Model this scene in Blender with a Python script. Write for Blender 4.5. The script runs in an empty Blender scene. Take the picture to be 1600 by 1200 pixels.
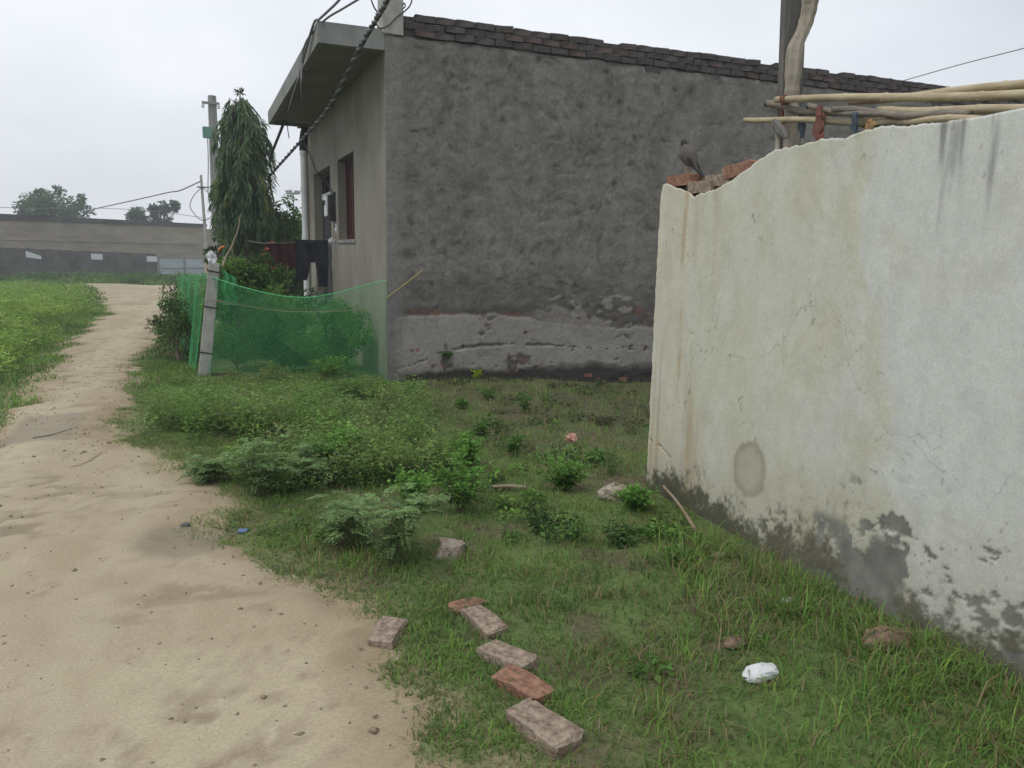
import bpy, math, random
import numpy as np
from mathutils import Matrix, Vector
random.seed(7)
rng = np.random.default_rng(11)
sc = bpy.context.scene
col = sc.collection

# ------------------------------------------------------------------ camera
YAW, PITCH, ROLL, EYE = 22.3, 9.74, 1.0, 1.55
cam = bpy.data.cameras.new('camera')
cam.sensor_width = 36.0
cam.lens = 27.0
cam.clip_start = 0.05
cam.clip_end = 3000
camo = bpy.data.objects.new('camera', cam)
col.objects.link(camo)
CR = (Matrix.Rotation(-math.radians(YAW), 3, 'Z') @ Matrix.Rotation(math.radians(90 - PITCH), 3, 'X')
      @ Matrix.Rotation(math.radians(ROLL), 3, 'Z'))
camo.matrix_world = Matrix.Translation((0, 0, EYE)) @ CR.to_4x4()
sc.camera = camo

# ------------------------------------------------------------------ sky, sun, exposure
SUN_EL, SUN_AZ = 58.0, 250.0          # azimuth measured from +Y clockwise: the light comes from the left and a little behind
world = bpy.data.worlds.new('World')
sc.world = world
world.use_nodes = True
wn, wl = world.node_tree.nodes, world.node_tree.links
wn.clear()
w_out = wn.new('ShaderNodeOutputWorld')
w_bg = wn.new('ShaderNodeBackground')
w_sky = wn.new('ShaderNodeTexSky')
w_sky.sky_type = 'NISHITA'
w_sky.sun_disc = False
w_sky.sun_elevation = math.radians(SUN_EL)
w_sky.sun_rotation = math.radians(SUN_AZ)
w_sky.dust_density = 4.0
w_sky.air_density = 1.0
w_scale = wn.new('ShaderNodeVectorMath'); w_scale.operation = 'SCALE'
w_scale.inputs['Scale'].default_value = 0.10
w_tc = wn.new('ShaderNodeTexCoord')
w_map = wn.new('ShaderNodeMapping'); w_map.inputs['Scale'].default_value = (1.0, 1.0, 2.2)
w_noise = wn.new('ShaderNodeTexNoise')
w_noise.inputs['Scale'].default_value = 1.7
w_noise.inputs['Detail'].default_value = 5.0
w_noise.inputs['Roughness'].default_value = 0.5
w_ramp = wn.new('ShaderNodeValToRGB')
w_ramp.color_ramp.elements[0].position = 0.30
w_ramp.color_ramp.elements[0].color = (0.60, 0.645, 0.70, 1)
w_ramp.color_ramp.elements[1].position = 0.70
w_ramp.color_ramp.elements[1].color = (0.88, 0.91, 0.95, 1)
w_mix = wn.new('ShaderNodeMix'); w_mix.data_type = 'RGBA'
w_mix.inputs['Factor'].default_value = 0.90      # full cloud cover, a little of the blue sky comes through
wl.new(w_tc.outputs['Generated'], w_map.inputs['Vector'])
wl.new(w_map.outputs['Vector'], w_noise.inputs['Vector'])
wl.new(w_noise.outputs['Fac'], w_ramp.inputs['Fac'])
wl.new(w_sky.outputs['Color'], w_scale.inputs[0])
wl.new(w_scale.outputs['Vector'], w_mix.inputs['A'])
wl.new(w_ramp.outputs['Color'], w_mix.inputs['B'])
wl.new(w_mix.outputs['Result'], w_bg.inputs['Color'])
wl.new(w_bg.outputs['Background'], w_out.inputs['Surface'])
w_bg.inputs['Strength'].default_value = 1.0

sun = bpy.data.lights.new('sun', 'SUN')
sun.energy = 1.1
sun.angle = math.radians(18)
sun.color = (1.0, 0.96, 0.9)
suno = bpy.data.objects.new('sun', sun)
col.objects.link(suno)
a, e = math.radians(SUN_AZ), math.radians(SUN_EL)
sdir = Vector((math.sin(a) * math.cos(e), math.cos(a) * math.cos(e), math.sin(e)))
suno.rotation_euler = sdir.to_track_quat('Z', 'Y').to_euler()
suno.location = sdir * 60

vs = sc.view_settings
vs.view_transform = 'Standard'; vs.look = 'None'; vs.gamma = 1.0; vs.exposure = 0.22
vs.use_curve_mapping = False
sc.render.engine = 'CYCLES'
sc.cycles.use_denoising = True
sc.cycles.use_adaptive_sampling = True
sc.cycles.adaptive_threshold = 0.02
sc.cycles.max_bounces = 6
sc.cycles.diffuse_bounces = 2
sc.cycles.transparent_max_bounces = 8
sc.cycles.volume_bounces = 0

# ------------------------------------------------------------------ helpers
F = 1200.0
def at(px, py, X=None, Y=None, Z=None):
    """world point on the plane X=, Y= or Z= that stands at a place of the 1600x1200 photograph"""
    d = CR @ Vector(((px - 800) / F, -(py - 600) / F, -1.0))
    if X is not None: t = X / d.x
    elif Y is not None: t = Y / d.y
    else: t = (Z - EYE) / d.z
    return Vector((0, 0, EYE)) + d * t

def _hash(ix, iy, seed):
    h = (ix.astype(np.int64) * 374761393 + iy.astype(np.int64) * 668265263 + seed * 1442695041) & 0xffffffff
    h = ((h ^ (h >> 13)) * 1274126177) & 0xffffffff
    h = h ^ (h >> 16)
    return (h & 0xffff) / 65535.0
def vnoise(x, y, seed=0):
    x = np.asarray(x, float); y = np.asarray(y, float)
    ix = np.floor(x); iy = np.floor(y); fx = x - ix; fy = y - iy
    fx = fx * fx * (3 - 2 * fx); fy = fy * fy * (3 - 2 * fy)
    a_ = _hash(ix, iy, seed); b_ = _hash(ix + 1, iy, seed); c_ = _hash(ix, iy + 1, seed); d_ = _hash(ix + 1, iy + 1, seed)
    return a_ + (b_ - a_) * fx + (c_ - a_) * fy + (a_ - b_ - c_ + d_) * fx * fy
def fbm(x, y, seed=0, octv=4, gain=0.5):
    s = 0; amp = 1; tot = 0
    for k in range(octv):
        s = s + amp * vnoise(np.asarray(x) * 2 ** k + 17.3 * k, np.asarray(y) * 2 ** k - 9.1 * k, seed + k)
        tot += amp; amp *= gain
    return s / tot
def sstep(a_, b_, x):
    t = np.clip((np.asarray(x, float) - a_) / (b_ - a_), 0, 1)
    return t * t * (3 - 2 * t)

W = {}
def setp(o, label=None, cat=None, group=None, kind=None):
    if label: o['label'] = label
    if cat: o['category'] = cat
    if group: o['group'] = group
    if kind: o['kind'] = kind
    return o
def reg(o, parent, M=None):
    """parent o, keeping its given matrix in world space"""
    M = M or Matrix.Identity(4)
    col.objects.link(o)
    o.matrix_basis = M
    if parent is not None:
        o.parent = parent
        o.matrix_parent_inverse = W[parent].inverted()
    W[o] = M
    return o
def empty(name, loc, label=None, cat=None, group=None, kind=None):
    o = bpy.data.objects.new(name, None)
    o.empty_display_size = 0.1
    reg(o, None, Matrix.Translation(loc))
    return setp(o, label, cat, group, kind)

def mesh_np(name, verts, quads=None, tris=None, cols=None, smooth=False):
    me = bpy.data.meshes.new(name)
    verts = np.asarray(verts, np.float32).reshape(-1, 3)
    nq = 0 if quads is None else len(quads); nt = 0 if tris is None else len(tris)
    loops = np.concatenate([np.asarray(q, np.int32).ravel() for q in (quads, tris) if q is not None and len(q)])
    me.vertices.add(len(verts)); me.vertices.foreach_set('co', verts.ravel())
    me.loops.add(len(loops)); me.loops.foreach_set('vertex_index', loops)
    me.polygons.add(nq + nt)
    st = np.concatenate([np.arange(nq) * 4, nq * 4 + np.arange(nt) * 3]).astype(np.int32)
    me.polygons.foreach_set('loop_start', st)
    if smooth: me.polygons.foreach_set('use_smooth', np.ones(nq + nt, bool))
    if cols is not None:
        ca = me.color_attributes.new('Col', 'FLOAT_COLOR', 'POINT')
        c4 = np.ones((len(verts), 4), np.float32); c4[:, :3] = cols
        ca.data.foreach_set('color', c4.ravel())
    me.update(calc_edges=True)
    me.validate()
    return me

class MB:
    """collects shapes for one mesh"""
    def __init__(s): s.v = []; s.f = []
    def add(s, vs_, fs):
        b = len(s.v); s.v += [tuple(p) for p in vs_]; s.f += [tuple(i + b for i in f) for f in fs]
        return s
    def box(s, x0, x1, y0, y1, z0, z1):
        return s.add([(x0,y0,z0),(x1,y0,z0),(x1,y1,z0),(x0,y1,z0),(x0,y0,z1),(x1,y0,z1),(x1,y1,z1),(x0,y1,z1)],
                     [(0,3,2,1),(4,5,6,7),(0,1,5,4),(1,2,6,5),(2,3,7,6),(3,0,4,7)])
    def tube(s, pts, r, n=8, cap=True):
        pts = [Vector(p) for p in pts]; m = len(pts)
        rs = [r] * m if not hasattr(r, '__len__') else r
        ref = None; vs_ = []
        for i, p in enumerate(pts):
            t = (pts[min(i + 1, m - 1)] - pts[max(i - 1, 0)]).normalized()
            if ref is None:
                ref = t.orthogonal().normalized()
            ref = (ref - t * ref.dot(t)).normalized()
            b = t.cross(ref)
            for k in range(n):
                an = 2 * math.pi * k / n
                vs_.append(p + (ref * math.cos(an) + b * math.sin(an)) * rs[i])
        fs = []
        for i in range(m - 1):
            for k in range(n):
                k2 = (k + 1) % n
                fs.append((i*n+k, i*n+k2, (i+1)*n+k2, (i+1)*n+k))
        if cap:
            fs.append(tuple(range(n))[::-1]); fs.append(tuple((m-1)*n + k for k in range(n)))
        return s.add(vs_, fs)
    def lathe(s, prof, c=(0,0,0), n=14):
        vs_ = []; fs = []
        for (r, z) in prof:
            for k in range(n):
                an = 2*math.pi*k/n
                vs_.append((c[0]+r*math.cos(an), c[1]+r*math.sin(an), c[2]+z))
        for i in range(len(prof)-1):
            for k in range(n):
                k2=(k+1)%n
                fs.append((i*n+k,i*n+k2,(i+1)*n+k2,(i+1)*n+k))
        fs.append(tuple(range(n))[::-1]); fs.append(tuple((len(prof)-1)*n+k for k in range(n)))
        return s.add(vs_, fs)
    def mesh(s, name, smooth=False):
        me = bpy.data.meshes.new(name)
        me.from_pydata(s.v, [], s.f)
        if smooth: me.polygons.foreach_set('use_smooth', np.ones(len(me.polygons), bool))
        me.update()
        return me

def put(name, me, m, parent=None, label=None, cat=None, group=None, kind=None, bevel=0, M=None, recentre=True):
    """link a mesh (or MB) made in world coordinates; a top-level one gets its origin at its base"""
    if isinstance(me, MB): me = me.mesh(name)
    if m is not None and not me.materials: me.materials.append(m)
    o = bpy.data.objects.new(name, me)
    if parent is None and M is None and recentre and len(me.vertices):
        co = np.empty(len(me.vertices) * 3, np.float32); me.vertices.foreach_get('co', co); co = co.reshape(-1, 3)
        lo, hi = co.min(0), co.max(0)
        c = np.array([(lo[0]+hi[0])/2, (lo[1]+hi[1])/2, lo[2]], np.float32)
        me.vertices.foreach_set('co', (co - c).ravel()); me.update()
        M = Matrix.Translation([float(x) for x in c])
    reg(o, parent, M)
    if bevel:
        b = o.modifiers.new('bevel', 'BEVEL'); b.width = bevel; b.segments = 2; b.limit_method = 'ANGLE'
    return setp(o, label, cat, group, kind)

# ------------------------------------------------------------------ materials
def new_mat(name):
    m = bpy.data.materials.new(name); m.use_nodes = True
    return m, m.node_tree.nodes, m.node_tree.links, m.node_tree.nodes['Principled BSDF']
def mat(name, c1, c2=None, rough=0.85, scale=6.0, detail=6, bump=0.0, bscale=40.0, lo=0.35, hi=0.65, metal=0.0, spec=0.3, stretch=(1,1,1), bdist=0.01):
    m, n, l, b = new_mat(name)
    b.inputs['Roughness'].default_value = rough
    b.inputs['Metallic'].default_value = metal
    b.inputs['Specular IOR Level'].default_value = spec
    tc = n.new('ShaderNodeTexCoord')
    mp = n.new('ShaderNodeMapping'); mp.inputs['Scale'].default_value = stretch
    l.new(tc.outputs['Object'], mp.inputs['Vector'])
    if c2 is None:
        b.inputs['Base Color'].default_value = (*c1, 1)
    else:
        t = n.new('ShaderNodeTexNoise'); t.inputs['Scale'].default_value = scale; t.inputs['Detail'].default_value = detail
        t.inputs['Roughness'].default_value = 0.62
        r = n.new('ShaderNodeValToRGB')
        r.color_ramp.elements[0].position = lo; r.color_ramp.elements[0].color = (*c1, 1)
        r.color_ramp.elements[1].position = hi; r.color_ramp.elements[1].color = (*c2, 1)
        l.new(mp.outputs[0], t.inputs['Vector']); l.new(t.outputs['Fac'], r.inputs['Fac']); l.new(r.outputs['Color'], b.inputs['Base Color'])
    if bump:
        t2 = n.new('ShaderNodeTexNoise'); t2.inputs['Scale'].default_value = bscale; t2.inputs['Detail'].default_value = 5
        bp = n.new('ShaderNodeBump'); bp.inputs['Strength'].default_value = bump; bp.inputs['Distance'].default_value = bdist
        l.new(mp.outputs[0], t2.inputs['Vector']); l.new(t2.outputs['Fac'], bp.inputs['Height']); l.new(bp.outputs['Normal'], b.inputs['Normal'])
    return m
def mat_attr(name, rough=0.9, scale=60.0, amount=0.35, bump=0.3, bscale=80.0, stretch=(1,1,1), bdist=0.006, spec=0.2, crack=0):
    """colour from the surface's own stains (point colours) times fine grain"""
    m, n, l, b = new_mat(name)
    b.inputs['Roughness'].default_value = rough
    b.inputs['Specular IOR Level'].default_value = spec
    at_ = n.new('ShaderNodeVertexColor'); at_.layer_name = 'Col'
    tc = n.new('ShaderNodeTexCoord')
    mp = n.new('ShaderNodeMapping'); mp.inputs['Scale'].default_value = stretch
    l.new(tc.outputs['Object'], mp.inputs['Vector'])
    t = n.new('ShaderNodeTexNoise'); t.inputs['Scale'].default_value = scale; t.inputs['Detail'].default_value = 6; t.inputs['Roughness'].default_value = 0.65
    mr = n.new('ShaderNodeMapRange'); mr.inputs['From Min'].default_value = 0.25; mr.inputs['From Max'].default_value = 0.75
    mr.inputs['To Min'].default_value = 1 - amount; mr.inputs['To Max'].default_value = 1 + amount
    mx = n.new('ShaderNodeVectorMath'); mx.operation = 'SCALE'
    l.new(mp.outputs[0], t.inputs['Vector']); l.new(t.outputs['Fac'], mr.inputs['Value'])
    l.new(at_.outputs['Color'], mx.inputs[0]); l.new(mr.outputs['Result'], mx.inputs['Scale']); l.new(mx.outputs['Vector'], b.inputs['Base Color'])
    if crack:      # hairline cracks and grit in the coat
        wn_ = n.new('ShaderNodeTexNoise'); wn_.inputs['Scale'].default_value = 5; wn_.inputs['Detail'].default_value = 5
        wv = n.new('ShaderNodeVectorMath'); wv.operation = 'MULTIPLY_ADD'; wv.inputs[1].default_value = (.35, .35, .35)
        l.new(tc.outputs['Object'], wn_.inputs['Vector']); l.new(wn_.outputs['Color'], wv.inputs[0]); l.new(tc.outputs['Object'], wv.inputs[2])
        vo = n.new('ShaderNodeTexVoronoi'); vo.feature = 'DISTANCE_TO_EDGE'; vo.inputs['Scale'].default_value = crack
        l.new(wv.outputs[0], vo.inputs['Vector'])
        cr = n.new('ShaderNodeMapRange'); cr.inputs['From Min'].default_value = .001 * crack; cr.inputs['From Max'].default_value = .004 * crack; cr.inputs['To Min'].default_value = .74; cr.inputs['To Max'].default_value = 1
        l.new(vo.outputs['Distance'], cr.inputs['Value'])
        mk = n.new('ShaderNodeTexNoise'); mk.inputs['Scale'].default_value = 1.7; l.new(tc.outputs['Object'], mk.inputs['Vector'])
        mk2 = n.new('ShaderNodeMapRange'); mk2.inputs['From Min'].default_value = .53; mk2.inputs['From Max'].default_value = .62
        l.new(mk.outputs['Fac'], mk2.inputs['Value'])
        mxf = n.new('ShaderNodeMix'); mxf.inputs['A'].default_value = 1.0; l.new(mk2.outputs[0], mxf.inputs['Factor']); l.new(cr.outputs[0], mxf.inputs['B'])
        gr = n.new('ShaderNodeTexNoise'); gr.inputs['Scale'].default_value = 130; gr.inputs['Detail'].default_value = 3; l.new(tc.outputs['Object'], gr.inputs['Vector'])
        gm = n.new('ShaderNodeMapRange'); gm.inputs['From Min'].default_value = .3; gm.inputs['From Max'].default_value = .7; gm.inputs['To Min'].default_value = .9; gm.inputs['To Max'].default_value = 1.08
        l.new(gr.outputs['Fac'], gm.inputs['Value'])
        mm = n.new('ShaderNodeMath'); mm.operation = 'MULTIPLY'; l.new(mxf.outputs[0], mm.inputs[0]); l.new(gm.outputs[0], mm.inputs[1])
        m2 = n.new('ShaderNodeVectorMath'); m2.operation = 'SCALE'; l.new(mx.outputs['Vector'], m2.inputs[0]); l.new(mm.outputs[0], m2.inputs['Scale']); l.new(m2.outputs['Vector'], b.inputs['Base Color'])
    if bump:
        t2 = n.new('ShaderNodeTexNoise'); t2.inputs['Scale'].default_value = bscale; t2.inputs['Detail'].default_value = 6
        bp = n.new('ShaderNodeBump'); bp.inputs['Strength'].default_value = bump; bp.inputs['Distance'].default_value = bdist
        l.new(mp.outputs[0], t2.inputs['Vector']); l.new(t2.outputs['Fac'], bp.inputs['Height']); l.new(bp.outputs['Normal'], b.inputs['Normal'])
    return m
def mat_leaf(name, trans=0.3, rough=0.6):
    m, n, l, b = new_mat(name)
    at_ = n.new('ShaderNodeVertexColor'); at_.layer_name = 'Col'
    b.inputs['Roughness'].default_value = rough
    b.inputs['Specular IOR Level'].default_value = 0.25
    l.new(at_.outputs['Color'], b.inputs['Base Color'])
    tr = n.new('ShaderNodeBsdfTranslucent'); l.new(at_.outputs['Color'], tr.inputs['Color'])
    mx = n.new('ShaderNodeMixShader'); mx.inputs['Fac'].default_value = trans
    l.new(b.outputs[0], mx.inputs[1]); l.new(tr.outputs[0], mx.inputs[2])
    l.new(mx.outputs[0], n['Material Output'].inputs['Surface'])
    return m

M_leaf = mat_leaf('leaf', 0.4)
M_grass = mat_leaf('grass_blade', 0.38, 0.7)
M_stem = mat('stem', (0.10, 0.11, 0.05), (0.16, 0.14, 0.07), scale=20)
M_bark = mat('bark', (0.10, 0.085, 0.065), (0.2, 0.17, 0.13), scale=14, bump=0.6, bscale=30, stretch=(3, 3, 0.6))
M_sidewall = mat_attr('rough_plaster', 0.95, 34, 0.30, 0.35, 90, bdist=0.005, crack=1.3)
M_whitewall = mat_attr('whitewash', 0.9, 11, 0.10, 0.4, 70, stretch=(1, 1, 0.5), bdist=0.004, crack=1.6)
M_facade = mat('smooth_plaster', (0.195, 0.18, 0.15), (0.265, 0.25, 0.215), scale=2.2, bump=0.15, bscale=60, stretch=(1, 1, 0.5))
M_canopy = mat('canopy_concrete', (0.175, 0.178, 0.17), (0.255, 0.258, 0.245), scale=3.0, bump=0.25, bscale=25)
M_brickdark = mat('weathered_brick', (0.045, 0.043, 0.045), (0.10, 0.082, 0.078), scale=5, bump=0.8, bscale=30, lo=0.3, hi=0.75)
M_brick = mat('red_brick', (0.15, 0.075, 0.05), (0.36, 0.20, 0.135), scale=38, bump=0.9, bscale=110)
M_brickgrey = mat('mortared_brick', (0.16, 0.11, 0.08), (0.38, 0.31, 0.24), scale=38, bump=0.9, bscale=110)
M_mortar = mat('mortar', (0.20, 0.19, 0.17), (0.30, 0.28, 0.25), scale=15, bump=0.6, bscale=50)
M_maroon = mat('maroon_paint', (0.055, 0.015, 0.018), (0.085, 0.022, 0.025), rough=0.5, scale=4)
M_darkmetal = mat('dark_metal', (0.03, 0.034, 0.036), (0.05, 0.052, 0.055), rough=0.5, scale=5)
M_shade = mat('interior_shade', (0.03, 0.03, 0.032))  # near-black that stands in for the shade inside openings and hollows
M_pvc = mat('pvc_pipe', (0.52, 0.54, 0.55), (0.62, 0.64, 0.65), rough=0.5, scale=3)
M_black = mat('black_rubber', (0.018, 0.018, 0.02), rough=0.6)
M_cable = mat('cable', (0.05, 0.05, 0.055), rough=0.6)
M_wire = mat('grey_wire', (0.17, 0.17, 0.18), rough=0.6)
M_concrete = mat('concrete', (0.27, 0.27, 0.25), (0.38, 0.37, 0.34), scale=8, bump=0.4, bscale=50)
M_net = mat('green_net', (0.06, 0.38, 0.125), (0.11, 0.50, 0.20), rough=0.6, scale=5)
M_white = mat('white_plastic', (0.62, 0.64, 0.66), rough=0.45)
M_bag = mat('milky_bag', (0.55, 0.58, 0.62), (0.68, 0.70, 0.73), rough=0.4, scale=12)
M_orange = mat('orange_plastic', (0.65, 0.17, 0.05), rough=0.5)
M_trouser = mat('navy_cloth', (0.016, 0.018, 0.026), (0.03, 0.033, 0.045), rough=0.9, scale=8)
M_marooncloth = mat('maroon_cloth', (0.045, 0.016, 0.018), (0.065, 0.022, 0.024), rough=0.9, scale=8)
M_orangecloth = mat('orange_border', (0.40, 0.09, 0.05), (0.3, 0.12, 0.08), rough=0.9, scale=40)
M_bamboo = mat('bamboo', (0.33, 0.26, 0.16), (0.47, 0.40, 0.27), rough=0.55, scale=5, stretch=(4, 1, 4))
M_bamboodark = mat('grey_bamboo', (0.14, 0.12, 0.10), (0.24, 0.205, 0.16), rough=0.65, scale=5, stretch=(4, 1, 4))
M_wood = mat('grey_wood', (0.22, 0.19, 0.15), (0.38, 0.34, 0.28), scale=7, bump=0.8, bscale=22, stretch=(4, 4, 0.5))
M_wooddark = mat('dark_plank', (0.10, 0.095, 0.09), (0.17, 0.16, 0.15), scale=7, bump=0.5, bscale=22, stretch=(4, 4, 0.5))
M_rust = mat('rust_cloth', (0.22, 0.085, 0.06), (0.12, 0.06, 0.055), scale=25)
M_bluecloth = mat('blue_cloth', (0.045, 0.065, 0.09), (0.09, 0.11, 0.13), scale=20)
M_ochre = mat('ochre_plastic', (0.36, 0.22, 0.10), (0.28, 0.17, 0.09), scale=10)
M_rope = mat('yellow_rope', (0.30, 0.25, 0.09), rough=0.8)
M_stone = mat('pale_stone', (0.22, 0.19, 0.14), (0.43, 0.38, 0.30), scale=34, bump=0.9, bscale=70)
M_farplaster = mat('far_plaster', (0.22, 0.19, 0.15), (0.34, 0.29, 0.225), scale=0.5, detail=9, stretch=(1, 1, 3.5))
M_fardark = mat('far_black_parapet', (0.045, 0.045, 0.047), (0.10, 0.10, 0.10), scale=0.9, detail=8)
M_farwall = mat('far_boundary_wall', (0.055, 0.053, 0.05), (0.135, 0.125, 0.11), scale=0.9, detail=9, bump=0.5, bscale=8)
M_sheet = mat('zinc_sheet', (0.36, 0.40, 0.43), (0.44, 0.48, 0.51), rough=0.5, scale=1.5)
M_steel = mat('pole_steel', (0.20, 0.20, 0.20), (0.28, 0.27, 0.26), rough=0.6, scale=4)
M_greenbox = mat('green_box', (0.12, 0.24, 0.20), rough=0.6)
M_pink = mat('pink_cloth', (0.5, 0.25, 0.2), (0.6, 0.38, 0.3), scale=30)
M_twig = mat('dry_twig', (0.20, 0.15, 0.10), (0.30, 0.24, 0.17), scale=30)
M_feather = mat('brown_feather', (0.075, 0.066, 0.06), (0.13, 0.115, 0.105), rough=0.8, scale=40)
M_featherdark = mat('dark_feather', (0.018, 0.018, 0.02), rough=0.7)
M_beak = mat('bird_leg', (0.35, 0.22, 0.10), rough=0.6)
M_blue = mat('blue_scrap', (0.10, 0.16, 0.28), rough=0.5)
M_clay = mat('clay', (0.20, 0.08, 0.05), (0.28, 0.12, 0.08), scale=10)
M_rubble = mat('earthy_rubble', (0.10, 0.075, 0.055), (0.26, 0.17, 0.12), scale=35, bump=0.9, bscale=60)

# ------------------------------------------------------------------ ground and path
def gz(x, y):
    x = np.asarray(x, float); y = np.asarray(y, float)
    z = -0.02 * np.clip(y - 10, 0, 65)
    z = z - 0.17 * sstep(3.0, 5.6, x) * sstep(5.0, 8.3, y) * (1 - sstep(14, 20, y))
    z = z + 0.05 * (fbm(x * 0.8, y * 0.8, 3) - 0.5) * sstep(-0.2, 0.7, np.abs(x + 0.9) - 0.4)
    z = z + 0.10 * sstep(-2.2, -4.5, x) * sstep(5, 9, y)
    return z
def gz1(x, y): return float(gz(np.array([x]), np.array([y]))[0])
PY = np.array([-6, 0, 1.5, 2.4, 3.0, 3.6, 3.9, 4.15, 4.47, 4.84, 5.5, 6.06, 6.7, 7.6, 8.8, 12, 17, 23, 31, 47, 70])
PRX = np.array([.62, .60, .56, .52, .42, .30, .12, -.08, -.12, -.02, -.25, -.46, -.64, -.74, -.78, -.79, -.75, -.64, -.73, -.75, -.75])
LY = np.array([-6, 2, 5, 6.0, 6.8, 8.4, 9.8, 12.4, 17, 23, 31, 40, 47, 70])
LX = np.array([-2.6, -2.4, -2.0, -1.7, -1.46, -1.67, -1.57, -1.8, -2.0, -2.15, -3.2, -4.3, -5.8, -7])
def path_sd(x, y):
    """positive inside the sandy path"""
    r = np.interp(y, PY, PRX); l_ = np.interp(y, LY, LX)
    d = np.minimum(r - x, x - l_)
    d = np.where(y > 52, np.minimum(d, 52 - y + 0 * x), d)
    cross = np.minimum(np.minimum(y - 44.5, 50.5 - y), np.minimum(x + 9.5, 1.5 - x)) * 0.5
    d = np.maximum(d, cross)
    n_ = (fbm(x * 2.2, y * 1.6, 21) - 0.5) * 0.45 + (fbm(x * 9, y * 7, 25) - 0.5) * 0.16
    return d + n_ * (1 + 0.03 * y)
def spaced(lo, hi, d0, d1, far_lo, far_hi):
    core = np.arange(lo, hi + 1e-6, d0); out = []
    x = hi; d = d0
    while x < far_hi: d *= d1; x += d; out.append(x)
    left = []; x = lo; d = d0
    while x > far_lo: d *= d1; x -= d; left.append(x)
    return np.concatenate([left[::-1], core, out])
def grid_faces(nx, ny):
    i = np.arange(nx - 1)[None, :]; j = np.arange(ny - 1)[:, None]
    a_ = (j * nx + i).ravel()
    return np.stack([a_, a_ + 1, a_ + nx + 1, a_ + nx], 1)

gx = spaced(-3, 5.2, 0.05, 1.12, -900, 900)
gy = spaced(0.5, 10, 0.05, 1.06, -200, 1500)
GX, GY = np.meshgrid(gx, gy)
z = gz(GX, GY)
near = sstep(30, 12, np.abs(GY)) * sstep(20, 8, np.abs(GX))
z = z + near * 0.03 * (fbm(GX * 5, GY * 5, 5) - 0.5) - 0.006
n1 = fbm(GX * 1.3, GY * 1.3, 31); n2 = fbm(GX * 7, GY * 7, 33)
soil = np.array([0.125, 0.105, 0.065]); turf = np.array([0.11, 0.16, 0.05]); sandc = np.array([0.30, 0.235, 0.155])
k = sstep(0.30, 0.52, 0.55 * n1 + 0.45 * n2)[..., None]
c = soil * (1 - k) + turf * k
ks = sstep(-0.55, 0.02, path_sd(GX, GY))[..., None] * sstep(0.3, 0.6, n2)[..., None]
c = c * (1 - ks) + sandc * ks
dk = (sstep(4.6, 6.0, GY) * sstep(1.7, 2.6, GX) * (GY < 9.2) * (.55 + .45 * sstep(.35, .6, n1)))[..., None] * 0.8   # damp bare earth along the house
c = c * (1 - dk) + np.array([0.088, 0.070, 0.048]) * dk
M_ground = mat_attr('soil', 0.95, 30, 0.4, 0.8, 60, bdist=0.02)
put('ground', mesh_np('ground', np.stack([GX, GY, z], -1), grid_faces(len(gx), len(gy)), cols=c.reshape(-1, 3), smooth=True), M_ground,
    kind='structure', recentre=False)

px_ = np.concatenate([np.arange(-10, -3, 0.12), np.arange(-3, 1.6, 0.035)])
py_ = np.concatenate([np.arange(-4, 1.2, 0.1), np.arange(1.2, 9, 0.035), np.arange(9, 20, 0.09), np.arange(20, 54, 0.25)])
QX, QY = np.meshgrid(px_, py_)
sd = path_sd(QX, QY)
pit0 = sstep(0.55, 0.66, fbm(QX * 5, QY * 11, 57, 3)) * sstep(.42, .6, fbm(QX * 2, QY * 2, 58))
tread = -.007 * pit0 + fbm(QX * 2.0, QY * .4, 41) * 0.014 + fbm(QX * 9, QY * 9, 43) * 0.006 + vnoise(QX * 19, QY * 15, 45) ** 3 * 0.008 - 0.012
zp = gz(QX, QY) + np.where(sd > 0, 0.004, 0.0) + np.clip(sd, -0.5, 0.15) * 0.11 + tread * sstep(0.0, 0.2, sd) * sstep(40, 10, QY) + 0.006
inside = (sd > -0.3)
fq = grid_faces(len(px_), len(py_))
keep = inside.ravel()[fq].any(1)
fq = fq[keep]
used = np.unique(fq); remap = -np.ones(QX.size, np.int64); remap[used] = np.arange(len(used))
n1 = fbm(QX * 1.3, QY * 0.35, 51); n2 = fbm(QX * 6, QY * 4, 53); n3 = fbm(QX * 20, QY * 14, 55)
s1 = np.array([0.355, 0.298, 0.202]); s2 = np.array([0.43, 0.37, 0.262]); s3 = np.array([0.215, 0.172, 0.118])
k = sstep(0.3, 0.7, n1 * 0.6 + n2 * 0.4)[..., None]; c = s1 * (1 - k) + s2 * k
pit = pit0
k = np.maximum(sstep(0.54, 0.70, n2 * 0.5 + n3 * 0.5) * 0.6, pit * .75)[..., None]; c = c * (1 - k) + s3 * k
k = (sstep(.28, .0, sd) * (.25 + .5 * sstep(.4, .6, n2)))[..., None]; c = c * (1 - k) + np.array([0.27, 0.205, 0.13]) * k
k = (sstep(.52, .66, fbm(QX * 1.1 + 3, QY * .8, 59)) * .35)[..., None]; c = c * (1 - k) + np.array([0.30, 0.235, 0.16]) * k
k = ((np.exp(-((QX + 1.28 - .02 * np.sin(QY)) / .14) ** 2) + np.exp(-((QX + .45 + .03 * np.sin(QY * .8)) / .14) ** 2)) * .35 * sstep(.3, .5, n2))[..., None]; c = c * (1 - k) + np.array([0.45, 0.395, 0.285]) * k   # worn wheel lines
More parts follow.
